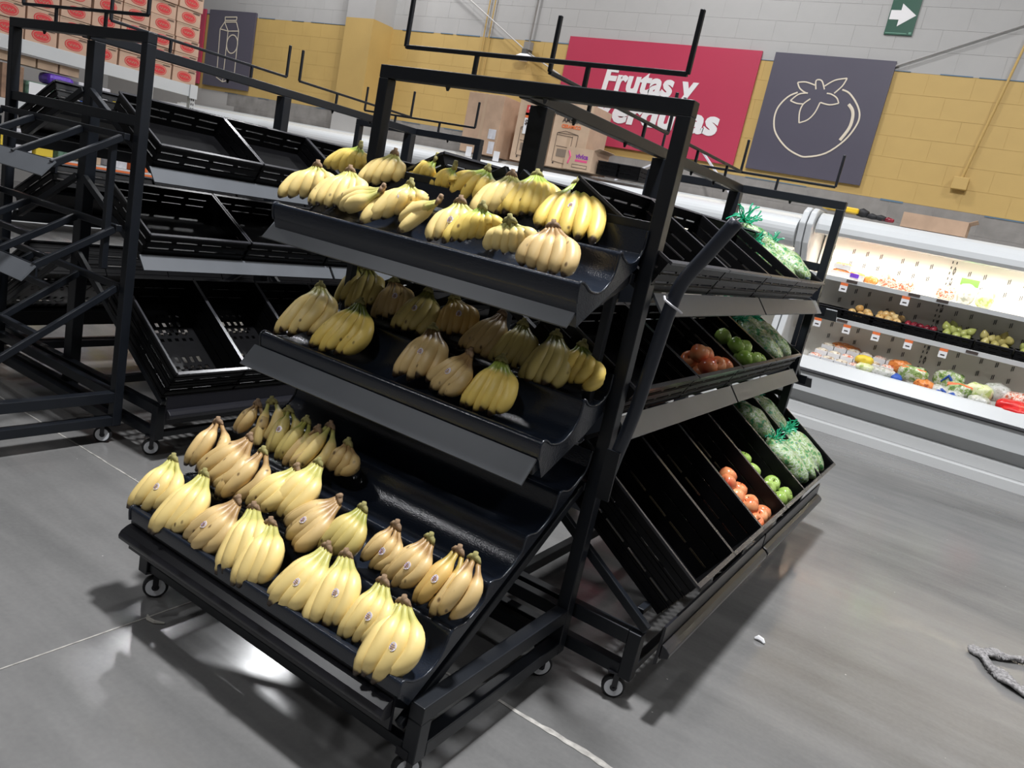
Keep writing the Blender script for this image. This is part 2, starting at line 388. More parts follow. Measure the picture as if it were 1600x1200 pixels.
# painted edge: irregular blue line
mb = MB()
for z0, sp in ((3.603, .007), (2.335, .010)):
    x = -13.8
    while x < 2:
        L = R(.2, .7)
        mb.box(x, x + L, 8.9945, 9.0, z0 - R(0, sp), z0 + R(.003, sp))
        x += L + (R(0, .5) if z0 > 3 else R(0, 1.2))
tr = mb.build('trim_1', BLUEPAINT); tr['kind'] = 'structure'
# column
cb = thing('wall_column', None, None, (0, 0, 0), kind='structure')
boxo('column_face', -9.17, -8.62, 8.58, 9.0, 2.34, 3.62, WALLY, cb)
boxo('column_face', -9.17, -8.62, 8.58, 9.0, 3.62, 6.9, WALLW, cb)
boxo('column_face', -9.17, -8.62, 8.58, 9.0, 0, 2.34, WALLW, cb)
# wall signs
def sign(name, label, x0, x1, m, z0=2.434, z1=3.688):
    t = thing(name, label, 'sign', ((x0 + x1) / 2, 8.96, z0))
    boxo('panel', x0 - t.location.x, x1 - t.location.x, 0, .03, 0, z1 - z0, m, t)
    return t
s1 = sign('department_sign', 'red wall sign reading Frutas y Verduras in white letters', -5.55, -3.05, SIGNRED)
def on_sign(s, x, z): return (x - s.location.x, -.004, z - s.location.z)
flat_text('lettering', 'Frutas y', on_sign(s1, -4.955, 3.10), 0.375, SIGNWHT, s1, shear=.10, offset=.015, sx=.98, spacing=1.03)
flat_text('lettering', 'Verduras', on_sign(s1, -4.99, 2.74), 0.39, SIGNWHT, s1, shear=.08, offset=.018, sx=1.11, spacing=1.03)
def outline(name, pts, parent, rr=.011, close=False, m=None):
    P = [Vector(on_sign(parent, *p)) for p in pts]
    if len(P) > 2:
        Q = []
        for i in range(len(P) - 1):
            p0 = P[max(i - 1, 0)]; p1 = P[i]; p2 = P[i + 1]; p3 = P[min(i + 2, len(P) - 1)]
            for k in range(4):
                t = k / 4
                Q.append(.5 * ((2 * p1) + (p2 - p0) * t + (2 * p0 - 5 * p1 + 4 * p2 - p3) * t * t + (3 * p1 - p0 - 3 * p2 + p3) * t ** 3))
        Q.append(P[-1]); P = Q
    mb = MB(); mb.tube(P, rr, 6)
    o = mb.build(name, m or SIGNLINE, parent)
    for v in o.data.vertices: v.co.y = -.004 + (v.co.y + .004) * .25
    return o
s2 = sign('tomato_sign', 'charcoal wall sign with a pale tomato outline drawn on it', -2.90, -1.65, SIGNGREY)
T = {'circ': [(-2.548, 3.292), (-2.641, 3.234), (-2.717, 3.11), (-2.719, 2.972), (-2.661, 2.842), (-2.513, 2.713), (-2.353, 2.647), (-2.254, 2.645), (-2.078, 2.709), (-1.931, 2.858), (-1.857, 3.018), (-1.853, 3.13), (-1.911, 3.235), (-2.015, 3.335), (-2.097, 3.364)],
 'l1': [(-2.577, 3.394), (-2.492, 3.406), (-2.388, 3.383)], 'l1b': [(-2.577, 3.394), (-2.542, 3.34), (-2.483, 3.304), (-2.44, 3.293)], 'l2': [(-2.441, 3.297), (-2.533, 3.274), (-2.601, 3.2)], 'l2b': [(-2.601, 3.2), (-2.526, 3.179), (-2.457, 3.18)],
 'l3': [(-2.396, 3.24), (-2.456, 3.177), (-2.47, 3.089), (-2.445, 2.982)], 'l3b': [(-2.445, 2.982), (-2.363, 3.024), (-2.309, 3.107), (-2.285, 3.214)], 'l4': [(-2.282, 3.214), (-2.182, 3.2), (-2.094, 3.225)], 'l4b': [(-2.094, 3.225), (-2.129, 3.277), (-2.194, 3.308), (-2.243, 3.313)],
 'l5': [(-2.286, 3.383), (-2.198, 3.451), (-2.081, 3.481)], 'l5b': [(-2.081, 3.481), (-2.108, 3.4), (-2.169, 3.32)], 'st': [(-2.367, 3.342), (-2.39, 3.421), (-2.367, 3.442), (-2.324, 3.427), (-2.279, 3.35)]}
for k_, p_ in T.items(): outline('drawn_line', p_, s2, .010 if k_ == 'circ' else .008)
outline('drawn_line', [(-1.992, 3.226), (-1.94, 3.175), (-1.915, 3.104), (-1.918, 2.99), (-1.975, 2.857)], s2, .018)
s3 = sign('milk_sign', 'charcoal wall sign with a pale milk carton outline', -12.93, -11.69, SIGNGREY, 2.41, 3.67)
for p_ in ([(-12.488, 3.561), (-12.173, 3.577)], [(-12.173, 3.577), (-12.177, 3.523)], [(-12.177, 3.523), (-12.477, 3.507)], [(-12.477, 3.507), (-12.488, 3.561)],
           [(-12.477, 3.507), (-12.487, 3.479)], [(-12.487, 3.479), (-12.589, 3.362)], [(-12.589, 3.362), (-12.54, 2.55)], [(-12.172, 3.496), (-12.085, 3.356)], [(-12.085, 3.356), (-12.065, 2.58)],
           [(-12.487, 3.479), (-12.172, 3.496)], [(-12.487, 3.479), (-12.369, 3.339)], [(-12.369, 3.339), (-12.362, 2.50)], [(-12.589, 3.362), (-12.369, 3.339)], [(-12.369, 3.339), (-12.085, 3.356)],
           [(-12.54, 2.56), (-12.363, 2.50)], [(-12.363, 2.50), (-12.065, 2.58)]): outline('drawn_line', p_, s3, .010)
outline('drawn_line', [(-12.22 + .145 * math.cos(a * math.pi / 8), 3.135 + .15 * math.sin(a * math.pi / 8)) for a in range(17)], s3, .011)
s4 = sign('red_sign', 'plain red wall sign half hidden behind stacked cartons, far left', -15.6, -13.05, SIGNRED, 2.41, 3.67)
s5 = thing('exit_sign', 'green emergency sign with a white arrow pointing right', 'sign', (-1.725, 8.985, 3.945))
boxo('panel', -.135, .135, 0, .01, 0, .50, GREEN, s5)
MB().prism([(x + 1.725, z - 3.945) for x, z in [(-1.85, 4.179), (-1.757, 4.181), (-1.757, 4.245), (-1.605, 4.137), (-1.757, 4.026), (-1.757, 4.09), (-1.85, 4.090)]], 'y', -.003, 0).build('arrow', SIGNWHT, s5)
MB().box(-.125, .08, -.003, 0, .012, .02).box(.098, .122, -.003, 0, .012, .032).build('small_print', mat('sign_small_print', (.12, .28, .2), .5), s5)
# conduits and wires on the wall
cd = MB().tube([(-.50, 8.975, 4.6), (-.742, 8.975, 2.66)], .012).build('conduit', WALLY); cd = tag(cd, 'thin painted conduit running down the wall to a square junction box', 'pipe')
o = boxo('junction_box', -.81, -.67, 8.93, 8.99, 2.54, 2.66, WALLY, bevel=.006); tag(o, 'small square yellow painted junction box on the wall', 'junction box')
o = MB().tube([(-1.66, 8.97, 3.64), (-.20, 8.97, 4.30)], .010).build('cable', mat('cable_grey', (.35, .34, .33), .6)); tag(o, 'thin grey cable slanting up the white wall right of the tomato sign', 'cable')
o = MB().tube([(-7.6, 8.9, 4.25), (-6.1, 8.9, 3.43), (-5.55, 8.9, 3.2)], .008).build('cable', mat('cable_pale', (.5, .48, .46), .6)); tag(o, 'thin pale cable slanting down the wall to the wall lamp', 'cable')
o = MB().tube([(-6.14, 8.97, 4.6), (-6.16, 8.97, 3.45)], .012).build('conduit', WALLG); tag(o, 'grey vertical conduit dropping to the white wall lamp', 'pipe')
for dx in (0, .09):
    o = MB().tube([(-6.92 + dx, 8.975, 4.6), (-6.93 + dx, 8.975, 2.3)], .009).build('conduit', WALLY)
    tag(o, 'thin conduit on the yellow wall, %s of a close pair' % ('left' if dx == 0 else 'right'), 'pipe')
lt = thing('wall_lamp', 'small white bulkhead lamp on a bracket high on the yellow wall', 'lamp', (-6.12, 8.85, 3.36))
MB().tube([(-.12, 0, 0), (-.05, 0, -.005), (.05, 0, -.005), (.12, 0, 0)], [.02, .05, .05, .02], 12).build('lens', PAPER, lt, smooth=True)
MB().box(-.035, .035, -.02, .12, .03, .10).build('bracket', DGREY, lt)
boxo('ballast', -.05, .05, .02, .1, .10, .20, WALLG, lt)
# ------------------------------------------------------------------ refrigerated cases along the back wall
LED = mat('case_light_tube', (0.9, 0.9, 0.85), 0.4, emit=((1.0, 0.90, 0.74), 4.0))
def case_run(name, label, x0, x1, canopy, warm):
    t = thing(name, label, 'display fridge', ((x0 + x1) / 2, 8.3, 0))
    cx = t.location.x; a = x0 - cx; b = x1 - cx; Y = lambda y: y - 8.3
    def pr(nm, poly, m, sm=False): return MB().prism([(Y(p[0]), p[1]) for p in poly], 'x', a, b).build(nm, m, t)
    pr('kick_plate', [(7.84, 0), (7.84, .085), (7.88, .10), (8.6, .10), (8.6, 0)], GREYCASE)
    pr('lower_panel', [(7.89, .102), (7.89, .20), (7.93, .215), (8.6, .215), (8.6, .102)], GREYCASE)
    pr('recess_panel', [(7.96, .217), (7.96, .338), (8.6, .338), (8.6, .217)], GREYCASE)
    pr('front_panel', [(7.80, .34), (7.80, .53), (7.95, .53), (7.95, .34)], WHITE)
    pr('bumper', [(7.775, .532), (7.762, .545), (7.775, .562), (7.83, .562), (7.83, .532)], RAILBLK)
    pr('front_rim', [(7.80, .564), (7.86, .665), (7.885, .675), (7.90, .665), (7.90, .53), (7.84, .563)], WHITE)
    pr('well_floor', [(7.902, .50), (7.902, .53), (8.45, .60), (8.45, .50)], WHITEWARM)
    pr('back_panel', [(8.50, .45), (8.50, 2.0), (8.56, 2.0), (8.56, .45)], WHITEWARM)
    pr('case_back', [(8.565, .0), (8.565, 2.02), (8.9, 2.02), (8.9, .0)], WHITE)
    for k, z in enumerate((1.435, 1.05)):
        pr('shelf', [(8.13, z), (8.13, z + .022), (8.495, z + .03), (8.495, z)], WHITEWARM)
        pr('price_rail', [(8.105, z - .008), (8.10, z + .034), (8.128, z + .036), (8.128, z - .008)], WHITE)
    if canopy == 'tube':
        pts = [(8.0 + .15 * math.cos(u), 1.80 + .145 * math.sin(u)) for u in [math.pi * (.5 + i / 14) for i in range(15)]]
        pr('canopy', [(8.5, 1.945)] + pts + [(8.05, 1.655), (8.06, 1.86), (8.5, 1.88)], WHITE)
    else:
        pts = [(8.5, 2.035), (8.08, 2.035), (8.02, 2.01), (7.97, 1.97), (7.945, 1.92), (7.94, 1.87), (7.96, 1.84), (8.0, 1.83), (8.04, 1.85), (8.06, 1.90), (8.49, 1.96)]
        pr('canopy', pts, WHITE)
    mb = MB(); x = x0 + .1; i = 0
    while x < x1:
        for z in (1.72, 1.60, 1.34, 1.22, .96, .84):
            mb.box(x - cx, x - cx + .007, Y(8.494), Y(8.4995), z, z + .045); mb.box(x - cx + .014, x - cx + .021, Y(8.494), Y(8.4995), z + .006, z + .051)
        x += .13 if i % 3 else .20; i += 1
    o = mb.build('slots', DGREY, t); o['kind'] = 'stuff'
    for xx in ([-.55, .62, 1.8] if warm else []):
        mb = MB()
        for k in range(22):
            for dx in (0, .035): mb.box(xx + dx - cx, xx + dx - cx + .010, Y(8.493), Y(8.4995), .72 + k * .052, .745 + k * .052)
        o = mb.build('upright_slots', DGREY, t); o['kind'] = 'stuff'
    lz = 1.835 if canopy != 'tube' else 1.70
    MB().box(a + .05, b - .05, Y(8.065), Y(8.095), 1.86, 1.885).build('light_tube', LED, t)
    area('case_light', (cx, 8.10, 1.85), 24 * (x1 - x0) * (.19 if warm else .12), x1 - x0 - .1, (1.0, .90, .76), (math.radians(36), 0, 0), 'RECTANGLE', .05, spread=1.65)
    return t
f1 = case_run('display_fridge', 'open white refrigerated case with lit shelves of fruit at right', -1.74, 3.4, 'flat', True)
f2 = case_run('display_fridge', 'long white refrigerated case with a rounded canopy behind the racks', -12.9, -1.90, 'tube', False)
def endp(x, lab):
    poly = [(7.80, 0), (7.80, .66), (7.90, .80), (8.05, 1.50), (7.90, 1.72), (7.86, 1.90), (7.92, 2.02), (8.0, 2.06), (8.9, 2.06), (8.9, 0)]
    o = MB().prism([(p[0] - 8.3, p[1]) for p in poly], 'x', -.03, .03).build('end_panel', WHITE, None, (x, 8.3, 0), bevel=.012)
    tag(o, lab, 'end panel')
endp(-1.785, 'right one of two white end panels between the refrigerated cases')
endp(-1.855, 'left one of two white end panels between the refrigerated cases')
MB().box(-.62, -.42, -.345, -.33, 1.80, 1.825).build('vent_handle', DGREY, f1)
# price tags hanging from the rails of the lit case
TAGM = [MB().box(-.035, .035, -.003, 0, -.09, -.03).mesh('card', PAPER), MB().box(-.035, .035, -.0035, .0005, -.03, -.005).mesh('orange_strip', ORANGE), MB().box(-.018, .018, -.0042, -.003, -.07, -.058).mesh('price_print', INK)]
for i, (x, z) in enumerate(((-1.36, 1.43), (-.80, 1.43), (-1.50, 1.045), (-1.22, 1.045), (-.95, 1.045), (-.66, 1.045), (-.36, 1.045))):
    t = thing('price_tag', 'white price tag with orange top, %s from the left under the %s shelf' % (ORD[i] if i < 2 else ORD[i - 2], 'upper lit' if i < 2 else 'middle lit'), 'price tag', (x, 8.098, z), 'price tags on the lit case')
    for me in TAGM: link(me.name, me, t)
for i, (x, z) in enumerate(((-1.30, 1.452), (-.74, 1.452), (-.50, 1.452), (-1.28, 1.066), (-.14, 1.066))):
    o = boxo('rail_label', -.05, .05, -.004, 0, -.012, .012, INK, None, 0, (x, 8.099, z)); tag(o, 'dark shelf edge label, %s on the %s white rail' % (ORD[i if i < 3 else i - 3], 'upper' if i < 3 else 'middle'), 'label', 'dark labels on shelf rails')
# ------------------------------------------------------------------ crates
CRIM = mat('crate_rim_highlight', (0.035, 0.035, 0.04), 0.25, spec=0.6)  # rim colour paler than the crate plastic, painting in its bright edge highlights
def crate_parts(w_, d_, h_, big):
    th = .006; ms = []; rims = []
    nx, ny = int(w_ / .02), int(d_ / .02); mb = MB()
    for i in range(nx):
        for j in range(ny):
            u, v = (i + .5) / nx, (j + .5) / ny
            hole = big and (.12 < u < .88) and ((.10 < v < .42) or (.56 < v < .88)) and ((i + j // 2) % 2 == 0) and j % 3 != 0
            if hole: continue
            x0 = -w_ / 2 + i * w_ / nx; x1 = x0 + w_ / nx; y0 = j * d_ / ny; y1 = y0 + d_ / ny
            mb.add([(x0, y0, 0), (x1, y0, 0), (x1, y1, 0), (x0, y1, 0), (x0, y0, .004), (x1, y0, .004), (x1, y1, .004), (x0, y1, .004)], [(3, 2, 1, 0), (4, 5, 6, 7)])
    me = bpy.data.meshes.new('crate_floor'); me.from_pydata(mb.v, [], mb.f); me.materials.append(CRATE); ms.append((me, Matrix()))
    def wall(nm, L, rows):
        mb = MB(); n = max(3, int(L / .12)); zs = [0] + [h_ * (k + 1) / (rows + 1) for k in range(rows)] + [h_]
        sl = .007
        for k in range(rows + 1):
            z0 = zs[k] + (sl / 2 if k else 0); z1 = zs[k + 1] - (sl / 2 if k < rows else 0)
            mb.box(-L / 2, L / 2, 0, th, z0, z1)
        for k in range(1, rows + 1):
            for q in range(n + 1):
                x = -L / 2 + q * L / n; hw = .018 if q in (0, n) else .012
                mb.box(max(-L / 2, x - hw), min(L / 2, x + hw), .0006, th - .0006, zs[k] - sl / 2, zs[k] + sl / 2)
        rims.append((L, h_))
        for k in range(1, rows + 1): mb.box(-L / 2, L / 2, -.004, 0, zs[k] - .012, zs[k] - .008)
        if big:
            for k in range(6): mb.box(-L / 2, L / 2, -.003, 0, h_ * (k + .6) / 7, h_ * (k + .6) / 7 + .003)
        return mb.mesh(nm, CRATE)
    lw = wall('end_wall', w_, 2); sw = wall('side_wall', d_, 2)
    lr = MB().box(-w_ / 2, w_ / 2, -.010, th, h_ - .008, h_ + .001).mesh('rim', CRIM); sr = MB().box(-d_ / 2, d_ / 2, -.004, th, h_ - .008, h_ + .001).mesh('rim', CRIM)
    ms.append((lw, Matrix.Translation((0, 0, 0))))
    ms.append((lw, Matrix.Translation((0, d_, 0)) @ Matrix.Rotation(math.pi, 4, 'Z')))
    ms.append((sw, Matrix.Translation((w_ / 2, d_ / 2, 0)) @ Matrix.Rotation(math.pi / 2, 4, 'Z')))
    ms.append((sw, Matrix.Translation((-w_ / 2, d_ / 2, 0)) @ Matrix.Rotation(-math.pi / 2, 4, 'Z')))
    ms += [((lr if me is lw else sr), mx) for me, mx in ms if me is lw or me is sw]
    return ms
def make_crate(ms, label, group, mtx, cat='crate', name='plastic_crate'):
    t = thing(name, label, cat, (0, 0, 0), group)
    t.matrix_world = mtx
    for me, mx in ms:
        o = link(me.name, me, t); o.matrix_local = mx
    return t
CR_S = crate_parts(.56, .40, .12, False)
CR_M = crate_parts(.555, .40, .12, False)
CR_L = crate_parts(.385, .60, .185, True)
TH = {'top': math.radians(28), 'middle': math.radians(28), 'bottom': math.radians(33.3)}
# tier: front-bottom offset from the spine, height, first crate start, pitch, count, mesh
TIER = {'top': (.589, 1.329, .57, 4, CR_S), 'middle': (.576, .924, .568, 4, CR_M), 'bottom': (.845, .300, .39, 6, CR_L)}
def slope(cx, side, tier, Y, v=0.0, n=0.0):
    """matrix at a place on a tier: Y along the rack, v up the slope, n above it"""
    th = TH[tier]; off, z = TIER[tier][:2]; c, s = math.cos(th), math.sin(th)
    if side > 0: ex, ey, ez = Vector((0, 1, 0)), Vector((-c, 0, s)), Vector((s, 0, c))
    else: ex, ey, ez = Vector((0, -1, 0)), Vector((c, 0, s)), Vector((-s, 0, c))
    p = Vector((cx + side * off, Y, z)) + ey * v + ez * n
    m = Matrix((ex, ey, ez)).transposed().to_4x4(); m.translation = p
    return m
STARTS = {}
def fill_crates(cx, side, y0, rackname, starts):
    for tier in ('top', 'middle', 'bottom'):
        off, z, pitch, n, ms = TIER[tier]; st = starts[tier]
        for k in range(n):
            Y = st + pitch * (k + .5)
            make_crate(ms, 'black crate, %s from the near end, %s tier, %s' % (ORD[k], tier, rackname),
                       'crates on the %s tier, %s' % (tier, rackname), slope(cx, side, tier, Y))
# ------------------------------------------------------------------ racks
WHL = MB().tube([(-.0135, 0, 0), (.0135, 0, 0)], .031, 24).mesh('wheel', WHEEL)
def tyre_mesh():
    mb = MB(); n = 24; vs = []
    prof = [(-.012, .029), (-.013, .035), (-.008, .040), (.008, .040), (.013, .035), (.012, .029)]
    for i in range(n):
        a = 2 * math.pi * i / n
        for x, r in prof: vs.append((x, r * math.cos(a), r * math.sin(a)))
    k = len(prof)
    return mb.add(vs, [(i * k + j, i * k + (j + 1) % k, ((i + 1) % n) * k + (j + 1) % k, ((i + 1) % n) * k + j) for i in range(n) for j in range(k)]).mesh('tyre', RUBBER, True)
TYR = tyre_mesh()
HUB = MB().tube([(-.015, 0, 0), (.015, 0, 0)], .012, 12).mesh('hub', RUBBER)
FORK = MB().box(-.022, -.018, -.009, .009, -.004, .062).box(.018, .022, -.009, .009, -.004, .062).box(-.024, .024, -.03, .03, .055, .062).tube([(-.026, 0, 0), (.026, 0, 0)], .006, 8).mesh('caster', RAILBLK)
def caster(parent, x, y, ang=0.0, brake=False):
    c = link('caster', FORK, parent, (x, y, .040)); c.rotation_euler = (0, 0, ang)
    link('wheel', WHL, c); link('tyre', TYR, c); link('hub', HUB, c)
    if brake: MB().box(-.018, .018, .03, .095, .018, .030).box(-.018, .018, .07, .095, .010, .04).build('brake_pedal', RAILBLK, c)
def catm(P, k=5):
    Q = []
    for i in range(len(P) - 1):
        p0 = P[max(i - 1, 0)]; p1 = P[i]; p2 = P[i + 1]; p3 = P[min(i + 2, len(P) - 1)]
        for j in range(k):
            t = j / k
            Q.append(tuple(.5 * ((2 * b) + (c - a) * t + (2 * a - 5 * b + 4 * c - d) * t * t + (3 * b - a - 3 * c + d) * t ** 3) for a, b, c, d in zip(p0, p1, p2, p3)))
    Q.append(P[-1]); return Q
UH = 1.885
def bar(parent, nm, a, b, w_=.04, h_=.04, m=FRAME, up=(0, 0, 1)): return MB().bar(a, b, w_, h_, up).build(nm, m, parent, bevel=.003)
def end_rack(label, cx, Y, rot, holder=True, drop=0.0, xl=-.63):
    t = thing('display_rack', label, 'rack', (cx, Y, 0)); t.rotation_euler = (0, 0, rot)
    for s in (-1, 1):
        bar(t, 'upright', (s * .5825, -.0225, .09), (s * .5825, -.0225, UH - .045), .045, .045, up=(0, 1, 0))
        bar(t, 'base_rail', (s * .5825, -.045, .235), (s * .5825, -.79, .235), .045, .05)
        bar(t, 'base_rail', (s * .5825, -.045, .115), (s * .5825, -.745, .115), .045, .045)
        bar(t, 'front_leg', (s * .5825, -.7675, .09), (s * .5825, -.7675, .21), .045, .045, up=(0, 1, 0))
        caster(t, s * .56, -.75, -.62, s < 0)
        caster(t, s * .56, -.06, -.75)
        MB().box(s * .5825 - .02, s * .5825 + .02, -.0465, -.0445, 1.70, 1.712).build('bolt_row', STEEL, t) if 0 else None
    bar(t, 'top_bar', (-.605, -.0225, UH - .0225), (.605, -.0225, UH - .0225), .045, .045)
    bar(t, 'cross_bar', (-.56, -.0225, 1.51), (.56, -.0225, 1.51), .03, .045)
    bar(t, 'cross_bar', (-.56, -.0225, .235), (.56, -.0225, .235), .04, .045)
    bar(t, 'cross_bar', (-.56, -.0225, .115), (.56, -.0225, .115), .04, .045)
    bar(t, 'cross_bar', (-.56, -.765, .115), (.56, -.765, .115), .03, .03)
    for nm, (y0, z0), (y1, z1) in (('t', (-.085, 1.440), (-.372, 1.281)), ('m', (-.085, 1.035), (-.415, .853)), ('b', (-.05, .765), (-.80, .27))):
        for x in (-.545, -.22, .22, .545):
            if nm == 't' and abs(x) < .5 and False: continue
            bar(t, 'tray_arm', (x, y0, z0 - .012 - drop), (x, y1, z1 - .012 - (drop * .45 if nm != 'b' else drop)), .022, .03)
        bar(t, 'tray_crossbar', (-.56, y0 + .015, z0 - .005 - drop), (.56, y0 + .015, z0 - .005 - drop), .028, .03)
        k = .58 if nm != 'b' else .16
        ym, zm = y0 + (y1 - y0) * k, z0 + (z1 - z0) * k - drop
        bar(t, 'tray_crossbar', (-.53, ym, zm - .012), (.21, ym, zm - .012), .026, .028)
        if nm == 'b':
            for k in (.44, .85):
                ym, zm = y0 + (y1 - y0) * k, z0 + (z1 - z0) * k - drop
                bar(t, 'tray_crossbar', (-.53, ym, zm - .012), (.53, ym, zm - .012), .026, .028)
    for s in (-1, 1):
        bar(t, 'strut', (s * .525, -.11, .84), (s * .525, -.11, 1.40), .028, .028, up=(0, 1, 0))
    for z in (1.285, .845):   # angled price plates
        yo = 0 if z > 1 else -.052
        MB().prism([(-.365 + yo, z), (-.419 + yo, z - .066), (-.415 + yo, z - .070), (-.360 + yo, z - .006)], 'x', -.665 if z > 1 else -.63, .56).build('price_plate', PLATE, t)
        MB().prism([(-.360 + yo, z + .002), (-.360 + yo, z - .05), (-.352 + yo, z - .05), (-.352 + yo, z + .002)], 'x', -.60, .555).build('plate_bracket', FRAME, t)
    MB().prism([(-.835, .320), (-.835, .185), (-.822, .175), (-.828, .320)], 'x', -.60, .54).build('front_panel', RAILBLK, t)
    MB().prism([(-.836, .275), (-.850, .270), (-.868, .258), (-.876, .244), (-.874, .232), (-.862, .222), (-.836, .220)], 'x', -.60, .54).build('front_rail', RAILBLK, t, bevel=.003)
    for s in (-1, 1): MB().bar((s * .52, -.822, .26), (s * .52, -.76, .22), .03, .03).build('bracket', FRAME, t)
    if holder:
        h = thing('sign_holder', None, None); h.parent = t
        for i, (x0, z0, x1, z1) in enumerate(((-.52, 1.955, .555, 1.955), (-.52, 1.955, -.52, 2.13), (.555, 1.955, .555, 2.13), (-.20, UH, -.20, 1.955), (.23, UH, .23, 1.955))):
            bar(h, 'holder_bar', (x0, -.0225, z0), (x1, -.0225, z1), .014, .014, up=(0, 1, 0) if x0 == x1 else (0, 0, 1))
    for x in (-.3, .1):
        MB().tube([(x, -.0225, UH - .045), (x, -.0225, UH - .06)], [.010, .004], 8).build('hook', RAILBLK, t)
    return t
A = end_rack('black wheeled display rack in front holding three trays of bananas', -1.495, 2.205, 0, drop=.075)
D = end_rack('empty black tube display rack at the left edge, its shelf arms bare', -3.945, 2.08, 0)
E = end_rack('black end rack seen past the far right end of the crate rack', -1.495, 4.62, math.pi)
E2 = end_rack('black end rack at the far end of the left crate rack', -3.945, 4.51, math.pi)
# little maker plate on the front leg
MB().box(.545, .585, -.792, -.7905, .095, .12).build('maker_plate', RAILBLK, A)
def gondola(label, cx, Y, L, s0=.035):
    t = thing('crate_rack', label, 'rack', (cx, Y, 0))
    ys = (s0, L / 2, L - .035)
    for i, y in enumerate(ys):
        bar(t, 'upright', (0, y, .09), (0, y, UH - .05), .07, .055, up=(0, 1, 0))
        if i == 0: y = .035
        bar(t, 'base_bar', (-.80, y, .235), (.80, y, .235), .04, .05)
        bar(t, 'base_bar', (-.80, y, .115), (.80, y, .115), .04, .045)
        for s in (-1, 1):
            bar(t, 'leg', (s * .8225, y, .09), (s * .8225, y, .26), .045, .045, up=(0, 1, 0))
            caster(t, s * .79, y, -.55 if cx < -3 else -1.1)
            for tier in ('top', 'middle', 'bottom'):
                th = TH[tier]; off, z = TIER[tier][:2]; c, s_ = math.cos(th), math.sin(th)
                Lb = (off - .03) / c
                a = (s * (off + .01 * s_), y, z - .018 / c); b = (s * .03, y, z - .018 / c + (off - .03) * math.tan(th))
                bar(t, 'shelf_arm', a, b, .025, .03)
    bar(t, 'top_beam', (0, .0, UH - .025), (0, L, UH - .025), .045, .045)
    for s in (-1, 1):
        bar(t, 'base_beam', (s * .33, .06, .235), (s * .33, L - .06, .235), .035, .04)
        bar(t, 'base_beam', (s * .8225, .06, .115), (s * .8225, L - .06, .115), .03, .03)
        for tier in ('top', 'middle', 'bottom'):
            th = TH[tier]; off, z = TIER[tier][:2]; c, s_ = math.cos(th), math.sin(th)
            d_ = .34 if tier != 'bottom' else .5
            for v in (.05, d_):
                p = (s * (off - v * c), z + v * s_ - .012)
                bar(t, 'shelf_beam', (p[0], .06, p[1]), (p[0], L - .06, p[1]), .025, .02)
            for k in range(2):
                y0, y1 = k * L / 2 + .01, (k + 1) * L / 2 - .01
                if tier != 'bottom':
                    MB().prism([(s * (off + .012), z + .0), (s * (off + .062), z - .062), (s * (off + .058), z - .066), (s * (off + .006), z - .006)], 'y', y0, y1).build('price_plate', PLATE, t)
                else:
                    yy = z
                    MB().prism([(s * (off + .07), yy + .03), (s * (off + .07), yy - .10), (s * (off + .058), yy - .11), (s * (off + .062), yy + .03)], 'y', y0, y1).build('front_panel', RAILBLK, t)
                    MB().prism([(s * (off + .071), yy - .030), (s * (off + .088), yy - .038), (s * (off + .102), yy - .052), (s * (off + .100), yy - .070), (s * (off + .071), yy - .082)], 'y', y0, y1).build('front_rail', RAILBLK, t, bevel=.003)
    for k in range(2):
        h = thing('sign_holder', None, None); h.parent = t
        y0, y1 = (.12, 1.20) if k == 0 else (1.30, 2.35)
        for (a, b, c, d) in ((y0, 1.95, y1, 1.95), (y0, 1.95, y0, 2.13), (y1, 1.95, y1, 2.13), (y0 + .32, UH, y0 + .32, 1.95), (y1 - .25, UH, y1 - .25, 1.95)):
            bar(h, 'holder_bar', (0, a, b), (0, c, d), .014, .014, up=(1, 0, 0) if a == c else (0, 0, 1))
    for y in (.35, .8, 1.6, 1.95):
        MB().tube([(0, y, UH - .047), (0, y, UH - .066)], [.010, .004], 8).build('hook', RAILBLK, t)
    return t
Bk = gondola('long black wheeled rack of crates holding apples and bagged greens at right', -1.495, 2.21, 2.40, .125)
Ck = gondola('long black wheeled rack of empty crates behind the banana rack, left', -3.945, 2.09, 2.41, .06)
fill_crates(-1.495, 1, 2.21, 'right rack, fridge side', {'top': 2.17, 'middle': 2.20, 'bottom': 2.33})
fill_crates(-1.495, -1, 2.21, 'right rack, aisle side', {'top': 2.20, 'middle': 2.20, 'bottom': 2.25})
fill_crates(-3.945, 1, 2.09, 'left rack, banana side', {'top': 2.11, 'middle': 2.11, 'bottom': 2.11})
fill_crates(-3.945, -1, 2.09, 'left rack, far side', {'top': 2.11, 'middle': 2.11, 'bottom': 2.11})
